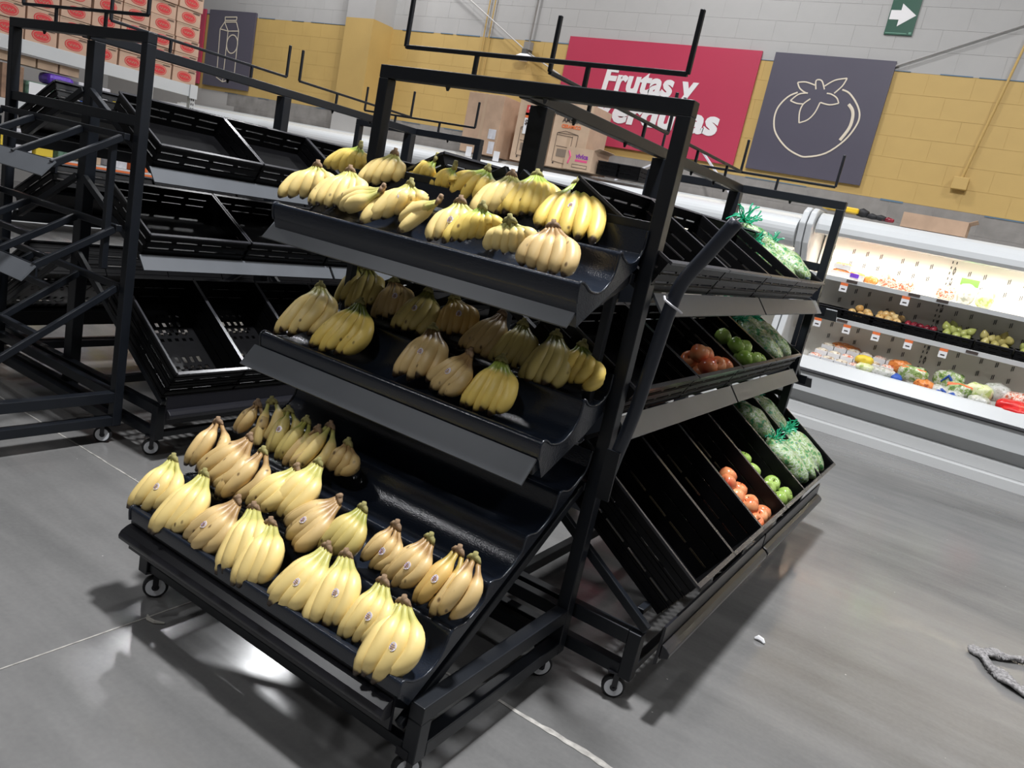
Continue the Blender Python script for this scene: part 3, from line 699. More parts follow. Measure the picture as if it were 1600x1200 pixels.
# ------------------------------------------------------------------ banana trays
def tray(label, prof, under, x0=-.605):
    P = [(y - 2.205, z) for y, z in catm(prof)]; Un = [(y - 2.205, z) for y, z in under]
    t = thing('banana_tray', label, 'tray', (-1.495, 2.205, 0), 'moulded trays of the banana rack')
    x1 = .565
    mb = MB(); n = len(P)
    vs = [(x, y, z) for x in (x0, x1) for y, z in P]
    mb.add(vs, [(i, i + 1, n + i + 1, n + i) for i in range(n - 1)])
    full = P + Un; k = len(full)
    mb2 = MB()
    for x in (x0, x1): mb2.add([(x, y, z) for y, z in full], [tuple(range(k))])
    tail = [P[-1]] + Un + [P[0]]; q = len(tail)
    mb2.add([(x, y, z) for x in (x0, x1) for y, z in tail], [(i, i + 1, q + i + 1, q + i) for i in range(q - 1)])
    mb.build('trough', TRAY, t, smooth=True)
    mb2.build('end_cheek', TRAY, t)
    for x in (x0, x1): MB().tube([(x, y, z) for y, z in P], .0045, 6).build('rim', TRAY, t, smooth=True)
    return t
tray('top moulded black tray of the banana rack, heaped with bananas',
     [(2.152, 1.506), (2.150, 1.455), (2.125, 1.418), (2.072, 1.404), (2.028, 1.418), (2.010, 1.431), (1.998, 1.427), (1.992, 1.375), (1.962, 1.333), (1.915, 1.314), (1.868, 1.318), (1.835, 1.334), (1.812, 1.341), (1.797, 1.334), (1.800, 1.300), (1.806, 1.285)],
     [(1.834, 1.218), (2.135, 1.392)], -.64)
tray('middle moulded black tray of the banana rack with a gap between bunches',
     [(2.152, 1.063), (2.150, 1.010), (2.118, .980), (2.070, .970), (2.025, .978), (2.000, .995), (1.990, .990), (1.985, .945), (1.957, .902), (1.905, .878), (1.850, .880), (1.815, .896), (1.796, .897), (1.786, .885), (1.788, .860), (1.792, .845)],
     [(1.832, .782), (2.050, .880), (2.14, .935)])
tray('bottom moulded black tray of four troughs, covered with bananas at left',
     [(2.135, .813), (2.122, .755), (2.085, .722), (2.030, .702), (1.985, .708), (1.968, .700), (1.958, .655), (1.930, .622), (1.885, .600), (1.840, .603), (1.822, .596), (1.812, .555), (1.778, .522), (1.730, .502), (1.688, .507), (1.670, .500), (1.660, .460), (1.632, .434), (1.585, .415), (1.545, .417), (1.527, .408), (1.512, .370), (1.485, .335), (1.445, .320), (1.400, .326), (1.365, .343), (1.350, .338), (1.352, .300)],
     [(1.40, .255), (2.06, .685), (2.12, .74)], -.58)
# ------------------------------------------------------------------ bent rubber guard hanging on the post
hs = thing('rubber_guard', 'bent black rubber tube strapped to the right post of the banana rack', 'tube', (-.845, 2.12, .77))
pts = catm([(-.849, 2.115, .765), (-.842, 2.118, .83), (-.822, 2.12, .96), (-.812, 2.12, 1.07), (-.802, 2.12, 1.20), (-.793, 2.12, 1.30), (-.776, 2.12, 1.385), (-.722, 2.12, 1.485), (-.669, 2.12, 1.58)], 4)
MB().tube([(x + .845, y - 2.12, z - .77) for x, y, z in pts], .021, 12).build('tube', mat('rubber_sleeve', (.016, .02, .03), .33), hs, smooth=True)
MB().tube([(.1755, 0, .8092), (.1765, 0, .8110)], .015, 12).build('bore', RUBBER, hs)
MB().tube([(.028, -.004, .565), (.040, -.022, .556), (.060, -.025, .548), (.082, -.016, .538), (.090, .0, .530)], .0035, 6).build('cable_tie', WHTGRY, hs)
MB().box(-.022, .022, -.026, -.018, -.08, .08).build('bracket', FRAME, hs)
# ------------------------------------------------------------------ bananas
BUNCH = [
('t','back',6,0,0,(-2.170,2.192,1.585),(-2.306,2.152,1.480),(-2.109,2.208,1.518)),
('t','back',5,1,0,(-1.990,2.186,1.583),(-2.067,2.102,1.456),(-1.943,2.149,1.489)),
('t','back',4,0,0,(-1.816,2.212,1.595),(-1.930,2.210,1.507),(-1.830,2.223,1.525)),
('t','back',4,0,0,(-1.700,2.177,1.578),(-1.790,2.171,1.489),(-1.696,2.205,1.516)),
('t','back',5,0,0,(-1.578,2.199,1.589),(-1.739,2.174,1.490),(-1.503,2.142,1.486)),
('t','back',5,1,0,(-1.470,2.190,1.585),(-1.513,2.072,1.441),(-1.428,2.158,1.494)),
('t','back',7,0,0,(-1.397,2.229,1.603),(-1.449,2.112,1.460),(-1.275,2.157,1.493)),
('t','back',5,0,1,(-1.236,2.227,1.602),(-1.258,2.070,1.441),(-1.049,2.039,1.437)),
('t','front',5,1,0,(-2.153,1.981,1.484),(-2.216,1.885,1.352),(-2.082,1.978,1.407)),
('t','front',6,1,0,(-2.005,1.994,1.490),(-2.062,1.888,1.353),(-1.901,1.935,1.387)),
('t','front',4,1,0,(-1.782,1.924,1.457),(-1.994,1.931,1.374),(-1.893,1.901,1.370)),
('t','front',6,1,1,(-1.723,1.991,1.489),(-1.791,1.862,1.341),(-1.704,2.029,1.432)),
('t','front',4,1,0,(-1.548,1.933,1.461),(-1.635,1.866,1.342),(-1.707,1.999,1.418)),
('t','front',5,1,1,(-1.475,1.948,1.469),(-1.499,1.860,1.340),(-1.425,1.927,1.383)),
('t','front',7,0,0,(-1.387,1.946,1.467),(-1.450,1.868,1.343),(-1.357,1.994,1.415)),
('t','front',6,1,0,(-1.250,1.902,1.446),(-1.294,1.890,1.354),(-1.192,1.930,1.384)),
('t','front',5,2,0,(-1.119,1.926,1.458),(-1.153,1.857,1.338),(-1.009,1.842,1.342)),
('m','back',3,3,0,(-2.058,2.161,1.148),(-2.048,2.061,1.014),(-1.958,2.090,1.041)),
('m','back',4,3,0,(-2.006,2.166,1.150),(-1.969,2.047,1.007),(-1.893,2.120,1.057)),
('m','back',6,2,1,(-1.853,2.145,1.139),(-1.841,2.041,1.003),(-1.780,2.172,1.085)),
('m','back',5,3,1,(-1.693,2.148,1.141),(-1.737,2.035,1.000),(-1.601,2.063,1.027)),
('m','back',6,4,1,(-1.577,2.152,1.143),(-1.567,2.070,1.019),(-1.439,2.110,1.052)),
('m','back',5,2,0,(-1.369,2.147,1.140),(-1.454,2.043,1.005),(-1.312,2.113,1.053)),
('m','back',6,3,0,(-1.269,2.127,1.130),(-1.317,2.033,0.999),(-1.177,2.109,1.051)),
('m','back',5,3,0,(-1.140,2.125,1.128),(-1.162,1.992,0.977),(-1.068,2.082,1.037)),
('m','back',5,0,0,(-1.037,2.115,1.123),(-1.085,2.074,1.021),(-0.936,2.025,1.006)),
('m','front',5,1,0,(-2.078,2.008,1.065),(-2.088,1.831,0.890),(-1.948,1.995,0.990)),
('m','front',6,0,0,(-1.858,1.991,1.056),(-1.916,1.837,0.893),(-1.706,1.882,0.929)),
('m','front',5,2,1,(-1.515,1.983,1.052),(-1.530,1.825,0.887),(-1.473,2.022,1.004)),
('m','front',6,2,1,(-1.324,1.936,1.026),(-1.432,1.873,0.913),(-1.252,1.893,0.935)),
('m','front',6,0,0,(-1.212,1.951,1.034),(-1.249,1.835,0.892),(-1.114,1.868,0.921)),
('b','back',3,2,0,(-2.098,1.654,0.574),(-2.101,1.545,0.437),(-2.017,1.634,0.508)),
('b','back',3,2,0,(-2.040,1.763,0.646),(-2.076,1.704,0.542),(-1.972,1.746,0.581)),
('b','back',2,1,0,(-2.001,1.791,0.665),(-1.944,1.698,0.537),(-1.904,1.706,0.555)),
('b','back',3,3,1,(-1.911,1.787,0.661),(-1.882,1.691,0.533),(-1.830,1.738,0.576)),
('b','back',3,3,0,(-1.814,1.781,0.658),(-1.834,1.684,0.529),(-1.780,1.738,0.576)),
('b','back',2,2,0,(-1.745,1.770,0.651),(-1.792,1.681,0.527),(-1.728,1.717,0.562)),
('b','back',3,1,0,(-1.720,1.798,0.669),(-1.755,1.682,0.527),(-1.665,1.744,0.580)),
('b','back',4,2,0,(-1.606,1.772,0.652),(-1.642,1.732,0.560),(-1.540,1.747,0.582)),
('b','middle',5,2,0,(-1.934,1.655,0.575),(-2.047,1.546,0.438),(-1.839,1.593,0.481)),
('b','middle',3,2,0,(-1.838,1.636,0.562),(-1.887,1.504,0.410),(-1.778,1.641,0.512)),
('b','middle',4,1,0,(-1.680,1.637,0.563),(-1.781,1.536,0.432),(-1.658,1.623,0.501)),
('b','middle',4,1,0,(-1.632,1.679,0.591),(-1.699,1.539,0.434),(-1.568,1.654,0.521)),
('b','middle',7,2,1,(-1.465,1.615,0.549),(-1.605,1.540,0.434),(-1.436,1.591,0.479)),
('b','middle',6,3,0,(-1.374,1.623,0.554),(-1.445,1.528,0.426),(-1.320,1.609,0.491)),
('b','middle',4,2,1,(-1.241,1.622,0.553),(-1.297,1.554,0.443),(-1.192,1.591,0.480)),
('b','middle',4,2,1,(-1.126,1.632,0.560),(-1.203,1.541,0.435),(-1.087,1.600,0.485)),
('b','middle',3,4,1,(-1.028,1.637,0.563),(-1.072,1.533,0.429),(-1.006,1.591,0.479)),
('b','middle',3,2,0,(-0.974,1.638,0.564),(-1.002,1.526,0.425),(-0.930,1.575,0.469)),
('b','front',5,1,1,(-2.093,1.493,0.469),(-2.117,1.369,0.322),(-1.985,1.446,0.384)),
('b','front',5,1,0,(-1.937,1.499,0.473),(-1.965,1.346,0.307),(-1.844,1.441,0.381)),
('b','front',6,2,1,(-1.747,1.482,0.462),(-1.850,1.380,0.329),(-1.681,1.423,0.369)),
('b','front',4,1,0,(-1.675,1.486,0.465),(-1.639,1.351,0.310),(-1.543,1.368,0.333)),
('b','front',4,1,0,(-1.582,1.474,0.456),(-1.562,1.346,0.307),(-1.490,1.426,0.371)),
('b','front',5,1,1,(-1.366,1.491,0.468),(-1.439,1.357,0.314),(-1.314,1.429,0.373)),
('b','front',5,1,1,(-1.298,1.498,0.472),(-1.282,1.361,0.317),(-1.197,1.438,0.379)),
('b','front',4,1,1,(-1.145,1.486,0.465),(-1.178,1.379,0.328),(-1.076,1.438,0.379)),
('b','front',5,1,1,(-1.054,1.469,0.454),(-1.064,1.332,0.298),(-0.953,1.429,0.373)),
]
import numpy as np
def banana_mesh(Cp, Tp, nrm, bul, side, rad, m):
    """one fruit: curved from the crown Cp to the tip Tp"""
    N, K = 15, 10
    C0, T0 = Vector(Cp), Vector(Tp); L = (T0 - C0).length
    pts = []
    for i in range(N):
        t = i / (N - 1)
        b_ = math.sin(math.pi * t ** 1.05)
        pts.append(C0.lerp(T0, t) + nrm * bul * b_ + side * b_)
    prof = [(0, .34), (.12, .33), (.20, .46), (.31, .82), (.42, 1.0), (.60, 1.03), (.76, 1.0), (.87, .83), (.93, .56), (.968, .30), (1, .22)]
    rs = []
    for i in range(N):
        t = i / (N - 1)
        for a, b in zip(prof, prof[1:]):
            if a[0] <= t <= b[0]: rs.append(rad * (a[1] + (b[1] - a[1]) * (t - a[0]) / (b[0] - a[0]))); break
    mb = MB(); vs = []; prev = None
    for i, p in enumerate(pts):
        t = (pts[min(i + 1, N - 1)] - pts[max(i - 1, 0)]).normalized()
        u = nrm - t * nrm.dot(t); u.normalize(); w_ = t.cross(u)
        for j in range(K):
            a = 2 * math.pi * j / K
            k = 1 + .065 * math.cos(5 * a)
            vs.append(p + (u * math.cos(a) + w_ * math.sin(a)) * rs[i] * k)
    fs = [(i * K + j, i * K + (j + 1) % K, (i + 1) * K + (j + 1) % K, (i + 1) * K + j) for i in range(N - 1) for j in range(K)]
    fs += [tuple(range(K))[::-1], tuple((N - 1) * K + j for j in range(K))]
    me = bpy.data.meshes.new('banana'); me.from_pydata([tuple(v) for v in vs], [], fs)
    at = me.attributes.new('along', 'FLOAT', 'POINT')
    at.data.foreach_set('value', [i / (N - 1) for i in range(N) for _ in range(K)])
    me.materials.append(m)
    me.polygons.foreach_set('use_smooth', [True] * len(me.polygons))
    return me, pts, rs
COLW = {0: 'bright yellow green-necked bunch', 1: 'pale yellow bunch', 2: 'freckled tan bunch', 3: 'dull olive-yellow bunch', 4: 'deep amber bunch'}
NW = {2: 'two', 3: 'three', 4: 'four', 5: 'five', 6: 'six', 7: 'seven'}
TW = {'t': 'top', 'm': 'middle', 'b': 'bottom'}
cnt = {}
rnd = random.Random(11)
SL = {'t': .48, 'm': .54, 'b': .655}
for (pl, row, n, col, st, Cc, Lc, Rc) in BUNCH:
    if pl == 'b' and n >= 5: n -= 1
    k = cnt.get((pl, row), 0); cnt[(pl, row)] = k + 1
    Cc, Lc, Rc = Vector(Cc), Vector(Lc), Vector(Rc)
    nrm = Vector((0, -SL[pl], 1)).normalized()
    lab = '%s of %s bananas, %s from left, %s row, %s tray' % (COLW[col], NW[n], ORD[k], row, TW[pl])
    t = thing('banana_bunch', lab, 'bananas', tuple(Cc), 'banana bunches on the %s tray' % TW[pl])
    Lm = max((Lc - Cc).length, (Rc - Cc).length)
    rad = min(.0268, max(.0185, .125 * Lm))
    ax = (Lc - Cc).normalized() * .75 + (Rc - Cc).normalized() * .25
    if pl == 't': ax = (Lc + Rc) / 2 - Cc; rad = min(.0255, max(.0205, .13 * Lm))
    ax.normalize()
    lat = nrm.cross(ax).normalized()
    if lat.x < 0: lat = -lat
    wL = (Lc - Cc).dot(lat); wR = (Rc - Cc).dot(lat)      # how far the bunch reaches to each side
    green = col in (0, 3)
    Ll = (Lc - Cc).length
    tipw = min(max(wR - wL - 2 * rad, rad * 1.1 * (n - 1)), rad * 1.9 * (n - 1)) * .96
    bulgeR = max(0.0, wR - rad - (wL + tipw)) + .012
    for i in range(n):
        u = i / (n - 1); e = 1 - (2 * u - 1) ** 2
        la = wL + tipw * u
        lo = math.sqrt(max(.0001, Ll * Ll - wL * wL)) * (1 - .10 * u + .05 * e) + rnd.uniform(-.006, .006)
        T = Cc + lat * la + ax * lo
        T = T - nrm * ((T - Lc).dot(nrm)) + nrm * ((.009 if i % 2 else -.003) + rnd.uniform(-.003, .003))
        if pl == 't':
            T = Lc.lerp(Rc, u) + ax * .016 * e + nrm * ((.006 if i % 2 else 0) + rnd.uniform(-.003, .003))
        cp = Cc + lat * (u - .5) * .030 + nrm * (-.004 * abs(2 * u - 1))
        side = lat * (.008 + (bulgeR + .016) * u ** 1.3)
        if pl == 't': side = lat * ((u - .35) * .05)
        me, pts, rs = banana_mesh(cp - Cc, T - Cc, nrm, {'t': .002, 'm': .010, 'b': .014}[pl] + .008 * e, side, rad * rnd.uniform(.93, 1.04), BAN[col])
        link('banana', me, t)
        if st and i == n // 2:
            p = pts[8]; s_ = MB()
            nn = (nrm * .9 - (pts[9] - pts[7]).normalized() * 0 ).normalized(); tt = (pts[9] - pts[7]).normalized(); nn = (nn - tt * nn.dot(tt)).normalized(); bb = tt.cross(nn)
            cpt = p + nn * (rs[8] * 1.0)
            K = 14; rr_ = .0098
            v0 = [cpt + (tt * math.cos(2 * math.pi * j / K) * rr_ * 1.2 + bb * math.sin(2 * math.pi * j / K) * rr_) - nn * (.0040 * abs(math.sin(2 * math.pi * j / K))) + nn * h_ for h_ in (-.001, .0016) for j in range(K)]
            s_.add(v0, [tuple(range(K)), tuple(range(K, 2 * K))] + [(j, (j + 1) % K, K + (j + 1) % K, K + j) for j in range(K)])
            so = s_.build('sticker', STICK, t)
            s2_ = MB()
            for q in (-.004, .001, .0055): s2_.bar(cpt + nn * .0018 + tt * q - bb * .006, cpt + nn * .0018 + tt * q + bb * .006, .0014, .0006, tuple(nn))
            s2_.build('sticker_print', STICKP, so)
    # crown
    mb = MB(); a0 = (-ax + nrm * .6).normalized()
    pc = [lat * -.022 + a0 * .0, lat * -.012 + a0 * .008, a0 * .012, lat * .012 + a0 * .008, lat * .022]
    mb.tube(pc, [.004, .008, .009, .008, .004], 8)
    mb.tube([a0 * -.006, a0 * .010, a0 * .022 + nrm * .004], [.010, .009, .007], 8)
    mb.build('crown', CROWNG if (green or rnd.random() < .3) else CROWN, t, smooth=True)
# ------------------------------------------------------------------ apples and bags on the right rack
def apple_mesh(nm, m, pear=False, r=.04):
    mb = MB(); N, K = 9, 14; vs = []
    if pear: prof = [(0, -.030), (.020, -.033), (.034, -.022), (.038, 0), (.033, .020), (.022, .036), (.013, .048), (.007, .054), (0, .054)]
    else: prof = [(0, -.028), (.014, -.034), (.029, -.028), (.039, -.008), (.040, .010), (.034, .026), (.020, .034), (.008, .029), (0, .022)]
    for R_, z in prof:
        for j in range(K):
            a = 2 * math.pi * j / K; vs.append((R_ * math.cos(a) * r / .04, R_ * math.sin(a) * r / .04, z * r / .04))
    mb.add(vs, [(i * K + j, i * K + (j + 1) % K, (i + 1) * K + (j + 1) % K, (i + 1) * K + j) for i in range(N - 1) for j in range(K)])
    me = mb.mesh(nm, m, True)
    z0 = prof[-1][1] * r / .04
    return me, MB().tube([(0, 0, z0), (.003, 0, z0 + .016)], .0018, 6).mesh('stem', STEM)
AM = {k: apple_mesh('flesh', v) for k, v in (('red', APRED), ('orange', APORG), ('green', APGRN), ('yellow', APYEL))}
AM['pear'] = apple_mesh('flesh', PEAR, True); AM['ypear'] = apple_mesh('flesh', PEARY, True)
AM['plum'] = apple_mesh('flesh', PLUM, False, .03)
def fruit(kind, loc, label, group, cat='apple', name='apple'):
    t = thing(name, label, cat, loc, group)
    t.rotation_euler = (rnd.uniform(-.9, .9), rnd.uniform(-.9, .9), rnd.uniform(0, 6))
    link('flesh', AM[kind][0], t); link('stem', AM[kind][1], t)
    return t
ADJ = {'red': 'glossy red apple', 'orange': 'orange blushed apple', 'green': 'green apple'}
def pile(cx, side, tier, Yc, lst, where, shelf):
    num = {}
    for i, (kind, dy, v, nn) in enumerate(sorted(lst, key=lambda q: q[2])):
        up_ = nn > .07; lay = (kind, up_); num[lay] = num.get(lay, 0) + 1
        p = slope(cx, side, tier, Yc + dy, v, nn).translation
        fruit(kind, p, '%s, %s from the front, %s layer, %s' % (ADJ[kind], ORD[num[lay] - 1], 'upper' if up_ else 'lower', where), 'loose apples in ' + shelf)
cxr = -1.495
LB = lambda k: 2.33 + .39 * (k + .5)
LM = lambda k: 2.20 + .568 * (k + .5)
pile(cxr, 1, 'bottom', 0, [('orange', 3.246, .035, .12), ('orange', 3.326, .040, .12), ('orange', 3.44, .040, .10), ('orange', 3.262, .095, .14), ('orange', 3.345, .105, .12), ('orange', 3.262, .160, .12), ('orange', 3.362, .180, .11), ('red', 3.262, .228, .13), ('red', 3.335, .255, .125),
 ('orange', 3.26, .05, .045), ('orange', 3.36, .05, .045), ('orange', 3.28, .14, .045), ('orange', 3.38, .12, .045), ('red', 3.26, .25, .055), ('red', 3.34, .24, .05), ('orange', 3.35, .17, .045), ('orange', 3.44, .05, .035)], 'the low red apple crate', 'the low crate of red apples')
pile(cxr, 1, 'bottom', 0, [('green', 3.69, .040, .12), ('green', 3.79, .040, .12), ('green', 3.66, .112, .12), ('green', 3.75, .118, .12), ('green', 3.64, .215, .12), ('green', 3.65, .285, .12), ('green', 3.67, .05, .045), ('green', 3.76, .05, .045), ('green', 3.68, .13, .045), ('green', 3.77, .13, .045), ('green', 3.65, .22, .045), ('green', 3.66, .30, .045)], 'the low green apple crate', 'the low crate of green apples')
pile(cxr, 1, 'middle', 0, [('red', 3.07, .055, .085), ('orange', 3.16, .05, .09), ('orange', 3.29, .05, .075), ('orange', 3.09, .125, .095), ('orange', 3.18, .12, .08), ('orange', 3.08, .06, .04), ('orange', 3.20, .06, .04), ('orange', 3.11, .14, .04)], 'the middle red apple crate', 'the middle tier crate of red apples')
pile(cxr, 1, 'middle', 0, [('green', 3.61, .065, .085), ('green', 3.69, .045, .09), ('green', 3.80, .045, .08), ('green', 3.63, .14, .10), ('green', 3.72, .12, .095), ('green', 3.66, .22, .08), ('green', 3.64, .06, .04), ('green', 3.76, .10, .04)], 'the middle green apple crate', 'the middle tier crate of green apples')
def bag_mesh(nm, m, L, W, H, seed, pe=.42, pc=.8):
    r2 = random.Random(seed); mb = MB(); N, K = 14, 14; vs = []
    ph = [r2.uniform(0, 6.3) for _ in range(8)]
    for i in range(N + 1):
        t = i / N; a = max(0.02, math.sin(math.pi * min(1, max(0, t)))) ** pe
        for j in range(K):
            b = 2 * math.pi * j / K
            bump = 1 + .10 * math.sin(3 * b + ph[0] + 5 * t) * math.sin(9 * t + ph[1]) + .07 * math.sin(5 * b + ph[2] - 13 * t)
            cs, sn = math.cos(b), math.sin(b)
            vs.append((W / 2 * a * bump * abs(cs) ** pc * (1 if cs > 0 else -1), (t - .5) * L, H / 2 * a * bump * abs(sn) ** pc * (1 if sn > 0 else -1)))
    mb.add(vs, [(i * K + j, i * K + (j + 1) % K, (i + 1) * K + (j + 1) % K, (i + 1) * K + j) for i in range(N) for j in range(K)] + [tuple(range(K))[::-1], tuple(N * K + j for j in range(K))])
    return mb.mesh(nm, m, True)
def ribbon_mesh(seed):
    r2 = random.Random(seed); mb = MB()
    for q in range(34):
        p = Vector((0, 0, 0)); pts = [p.copy()]; a = r2.uniform(0, 6.3); el = r2.uniform(-.2, 1.2)
        for k in range(6):
            a += r2.uniform(-.9, .9); el += r2.uniform(-.7, .5)
            p = p + Vector((math.cos(a) * math.cos(el), math.sin(a) * math.cos(el), math.sin(el))) * .011
            pts.append(p.copy())
        mb.tube(pts, .0022, 4)
    return mb.mesh('ribbon_tie', RIBBON)
RB = [ribbon_mesh(s) for s in (1, 2, 3)]
bags = [('top', 4.36, 0, .20, .085, .34, -.15), ('top', 4.19, 0, .22, .05, .34, .1), ('top', 4.40, 0, .40, .07, .20, .0),
        ('middle', 4.10, 0, .15, .085, .33, .1), ('middle', 4.33, 0, .16, .085, .33, -.1), ('middle', 4.24, 0, .30, .07, .30, 0),
        ('bottom', 4.16, 0, .43, .13, .30, .25), ('bottom', 4.46, 0, .43, .13, .30, -.1), ('bottom', 4.13, 0, .17, .14, .30, .1), ('bottom', 4.31, 0, .15, .145, .30, -.15), ('bottom', 4.50, 0, .16, .14, .30, .1),
        ('bottom', 4.2, 0, .25, .05, .30, .1), ('bottom', 4.5, 0, .25, .05, .30, .1)]
BM = [bag_mesh('bag_body', BAGGREEN, .30, .19, .11, s) for s in (3, 5, 8)]
bn = {}
for i, (tier, Yc, dy, v, nn, L, tw) in enumerate(bags):
    k = bn.get(tier, 0); bn[tier] = k + 1
    t = thing('greens_bag', 'clear bag of greens printed green and white, %s from the left on the %s tier' % (ORD[k], tier), 'bag', (0, 0, 0), 'bags of greens on the right rack')
    t.matrix_world = slope(cxr, 1, tier, Yc + dy, v, nn + .005) @ Matrix.Rotation(tw, 4, 'Z')
    link('bag_body', BM[i % 3], t)
    rb = link('ribbon_tie', RB[i % 3], t, (0, .15 if i != 8 else .12, .02)); rb.scale = (1.1, 1.1, 1.1) if i != 2 else (1.8, 1.8, 1.8)
# ------------------------------------------------------------------ goods in the lit case
def pack(name, cat, label, m, L, W, H, loc, rz=0, rx=0, seed=1, group=None, boxy=False):
    t = thing(name, label, cat, loc, group); t.rotation_euler = (rx, 0, rz)
    if boxy:
        MB().prism([(-W / 2, 0), (W / 2, 0), (W / 2 * 1.12, H * .8), (-W / 2 * 1.12, H * .8)], 'x', -L / 2, L / 2).build('tray', PAPER, t)
        o = link('contents', bag_mesh('contents', m, L * .95, W, H * .8, seed, .22, .55), t, (0, 0, H * .7)); o.rotation_euler = (0, 0, math.pi / 2)
    else:
        o = link('contents', bag_mesh('contents', m, L, W * .8, H, seed, .22, .55), t, (0, 0, H / 2)); o.rotation_euler = (0, 0, math.pi / 2)
    return t
S1 = 1.462; S2 = 1.076
X1 = lambda px: -1.43 + (px - 1300) * .00525
X2 = lambda px: -1.60 + (px - 1264) * .00556
X3 = lambda px: -1.33 + (px - 1272) * .00534
def on1(px, w_, m, lab, H=.08, name='food_pack', cat='package', boxy=True, z=0, W=.16): return pack(name, cat, lab, m, w_ * .00525, W, H, (X1(px), 8.25, S1 + z), seed=px, boxy=boxy)
on1(1296, 32, CARROT, 'orange vegetable pack at the left end of the upper lit shelf')
on1(1298, 30, CARROT, 'orange vegetable pack stacked on another at the left end', z=.085, H=.06)
p_ = on1(1326, 28, CARROT, 'orange pack with a purple and white label, upper lit shelf')
MB().box(-.05, .03, -.10, -.094, .03, .07).build('label', PURPLE, p_)
on1(1352, 24, CARROT, 'carrot pack right of the purple labelled one, upper lit shelf', boxy=False)
on1(1380, 30, SHRED, 'shredded red and white pack heaped mid shelf, left one', .13, boxy=False)
on1(1408, 34, SHRED, 'shredded red and white pack heaped mid shelf, right one', .11, boxy=False)
on1(1476, 30, SHRED, 'pinkish salad bag left of the green topped bag', .14, boxy=False)
b_ = on1(1507, 28, CLEARPK, 'clear salad bag with a bright green header, upper lit shelf', .19, boxy=False)
MB().box(-.075, .075, -.02, .005, .17, .235).build('header', mat('bright_green', (.10, .48, .05), .4), b_)
on1(1537, 28, LETT, 'yellow green lettuce bag, rightmost on the upper lit shelf', .18, boxy=False)
CR_F = crate_parts(.30, .33, .10, False)
def fcrate(px, lab, kind, fruits, flab, cat, nm):
    x = X2(px)
    make_crate(CR_F, lab, 'black crates in the lit case', Matrix.Translation((x, 8.135, S2)))
    for i, (dx, dy, dz) in enumerate(sorted(fruits)):
        r_ = .03 if kind == 'plum' else .04
        fruit(kind, (x + dx, 8.135 + dy, S2 + .065 + dz), ('%s, %s from the left in the %s' % (flab, ORD[i], lab.split(',')[0].replace(' on the middle lit shelf', ', lit case'))) if kind != 'plum' else '%s in the %s row, %s from the left, third lit case crate' % (flab, ('front', 'middle', 'back')[int((dy - .04) / .055)], ORD[i // 3]), '%s in the %s' % (nm, lab), cat, nm)
G5 = [(-.08, .06, .03), (0, .06, .03), (.08, .06, .02), (-.04, .12, .07), (.05, .13, .06), (-.09, .20, .06), (.0, .20, .08), (.09, .2, .06)]
fcrate(1342, 'leftmost fruit crate on the middle lit shelf', 'yellow', [(-.07, .06, .02), (.01, .07, .01), (.09, .06, .03), (-.02, .14, .07), (.06, .12, .05)], 'yellow blushed apple', 'apple', 'apple')
fcrate(1390, 'second fruit crate on the middle lit shelf', 'yellow', G5, 'yellow apple', 'apple', 'apple')
fcrate(1441, 'third crate, holding dark red plums', 'plum', [(-.11 + .055 * (i % 5), .05 + .055 * (i // 5), .03 + .005 * (i % 3)) for i in range(15)], 'dark red plum', 'plum', 'plum')
fcrate(1496, 'fourth crate, heaped with green pears', 'pear', G5 + [(-.1, .13, .09), (.1, .13, .09), (-.05, .22, .11)], 'green pear', 'pear', 'pear')
fcrate(1553, 'fifth crate, heaped with yellow pears', 'ypear', G5 + [(-.1, .13, .09), (.1, .13, .09), (.05, .22, .11)], 'yellow pear', 'pear', 'pear')
fcrate(1610, 'rightmost pear crate, cut by the picture edge', 'pear', G5, 'green pear', 'pear', 'pear')
fcrate(1292, 'empty looking crate behind the rack post', 'plum', [], '', 'plum', 'plum')
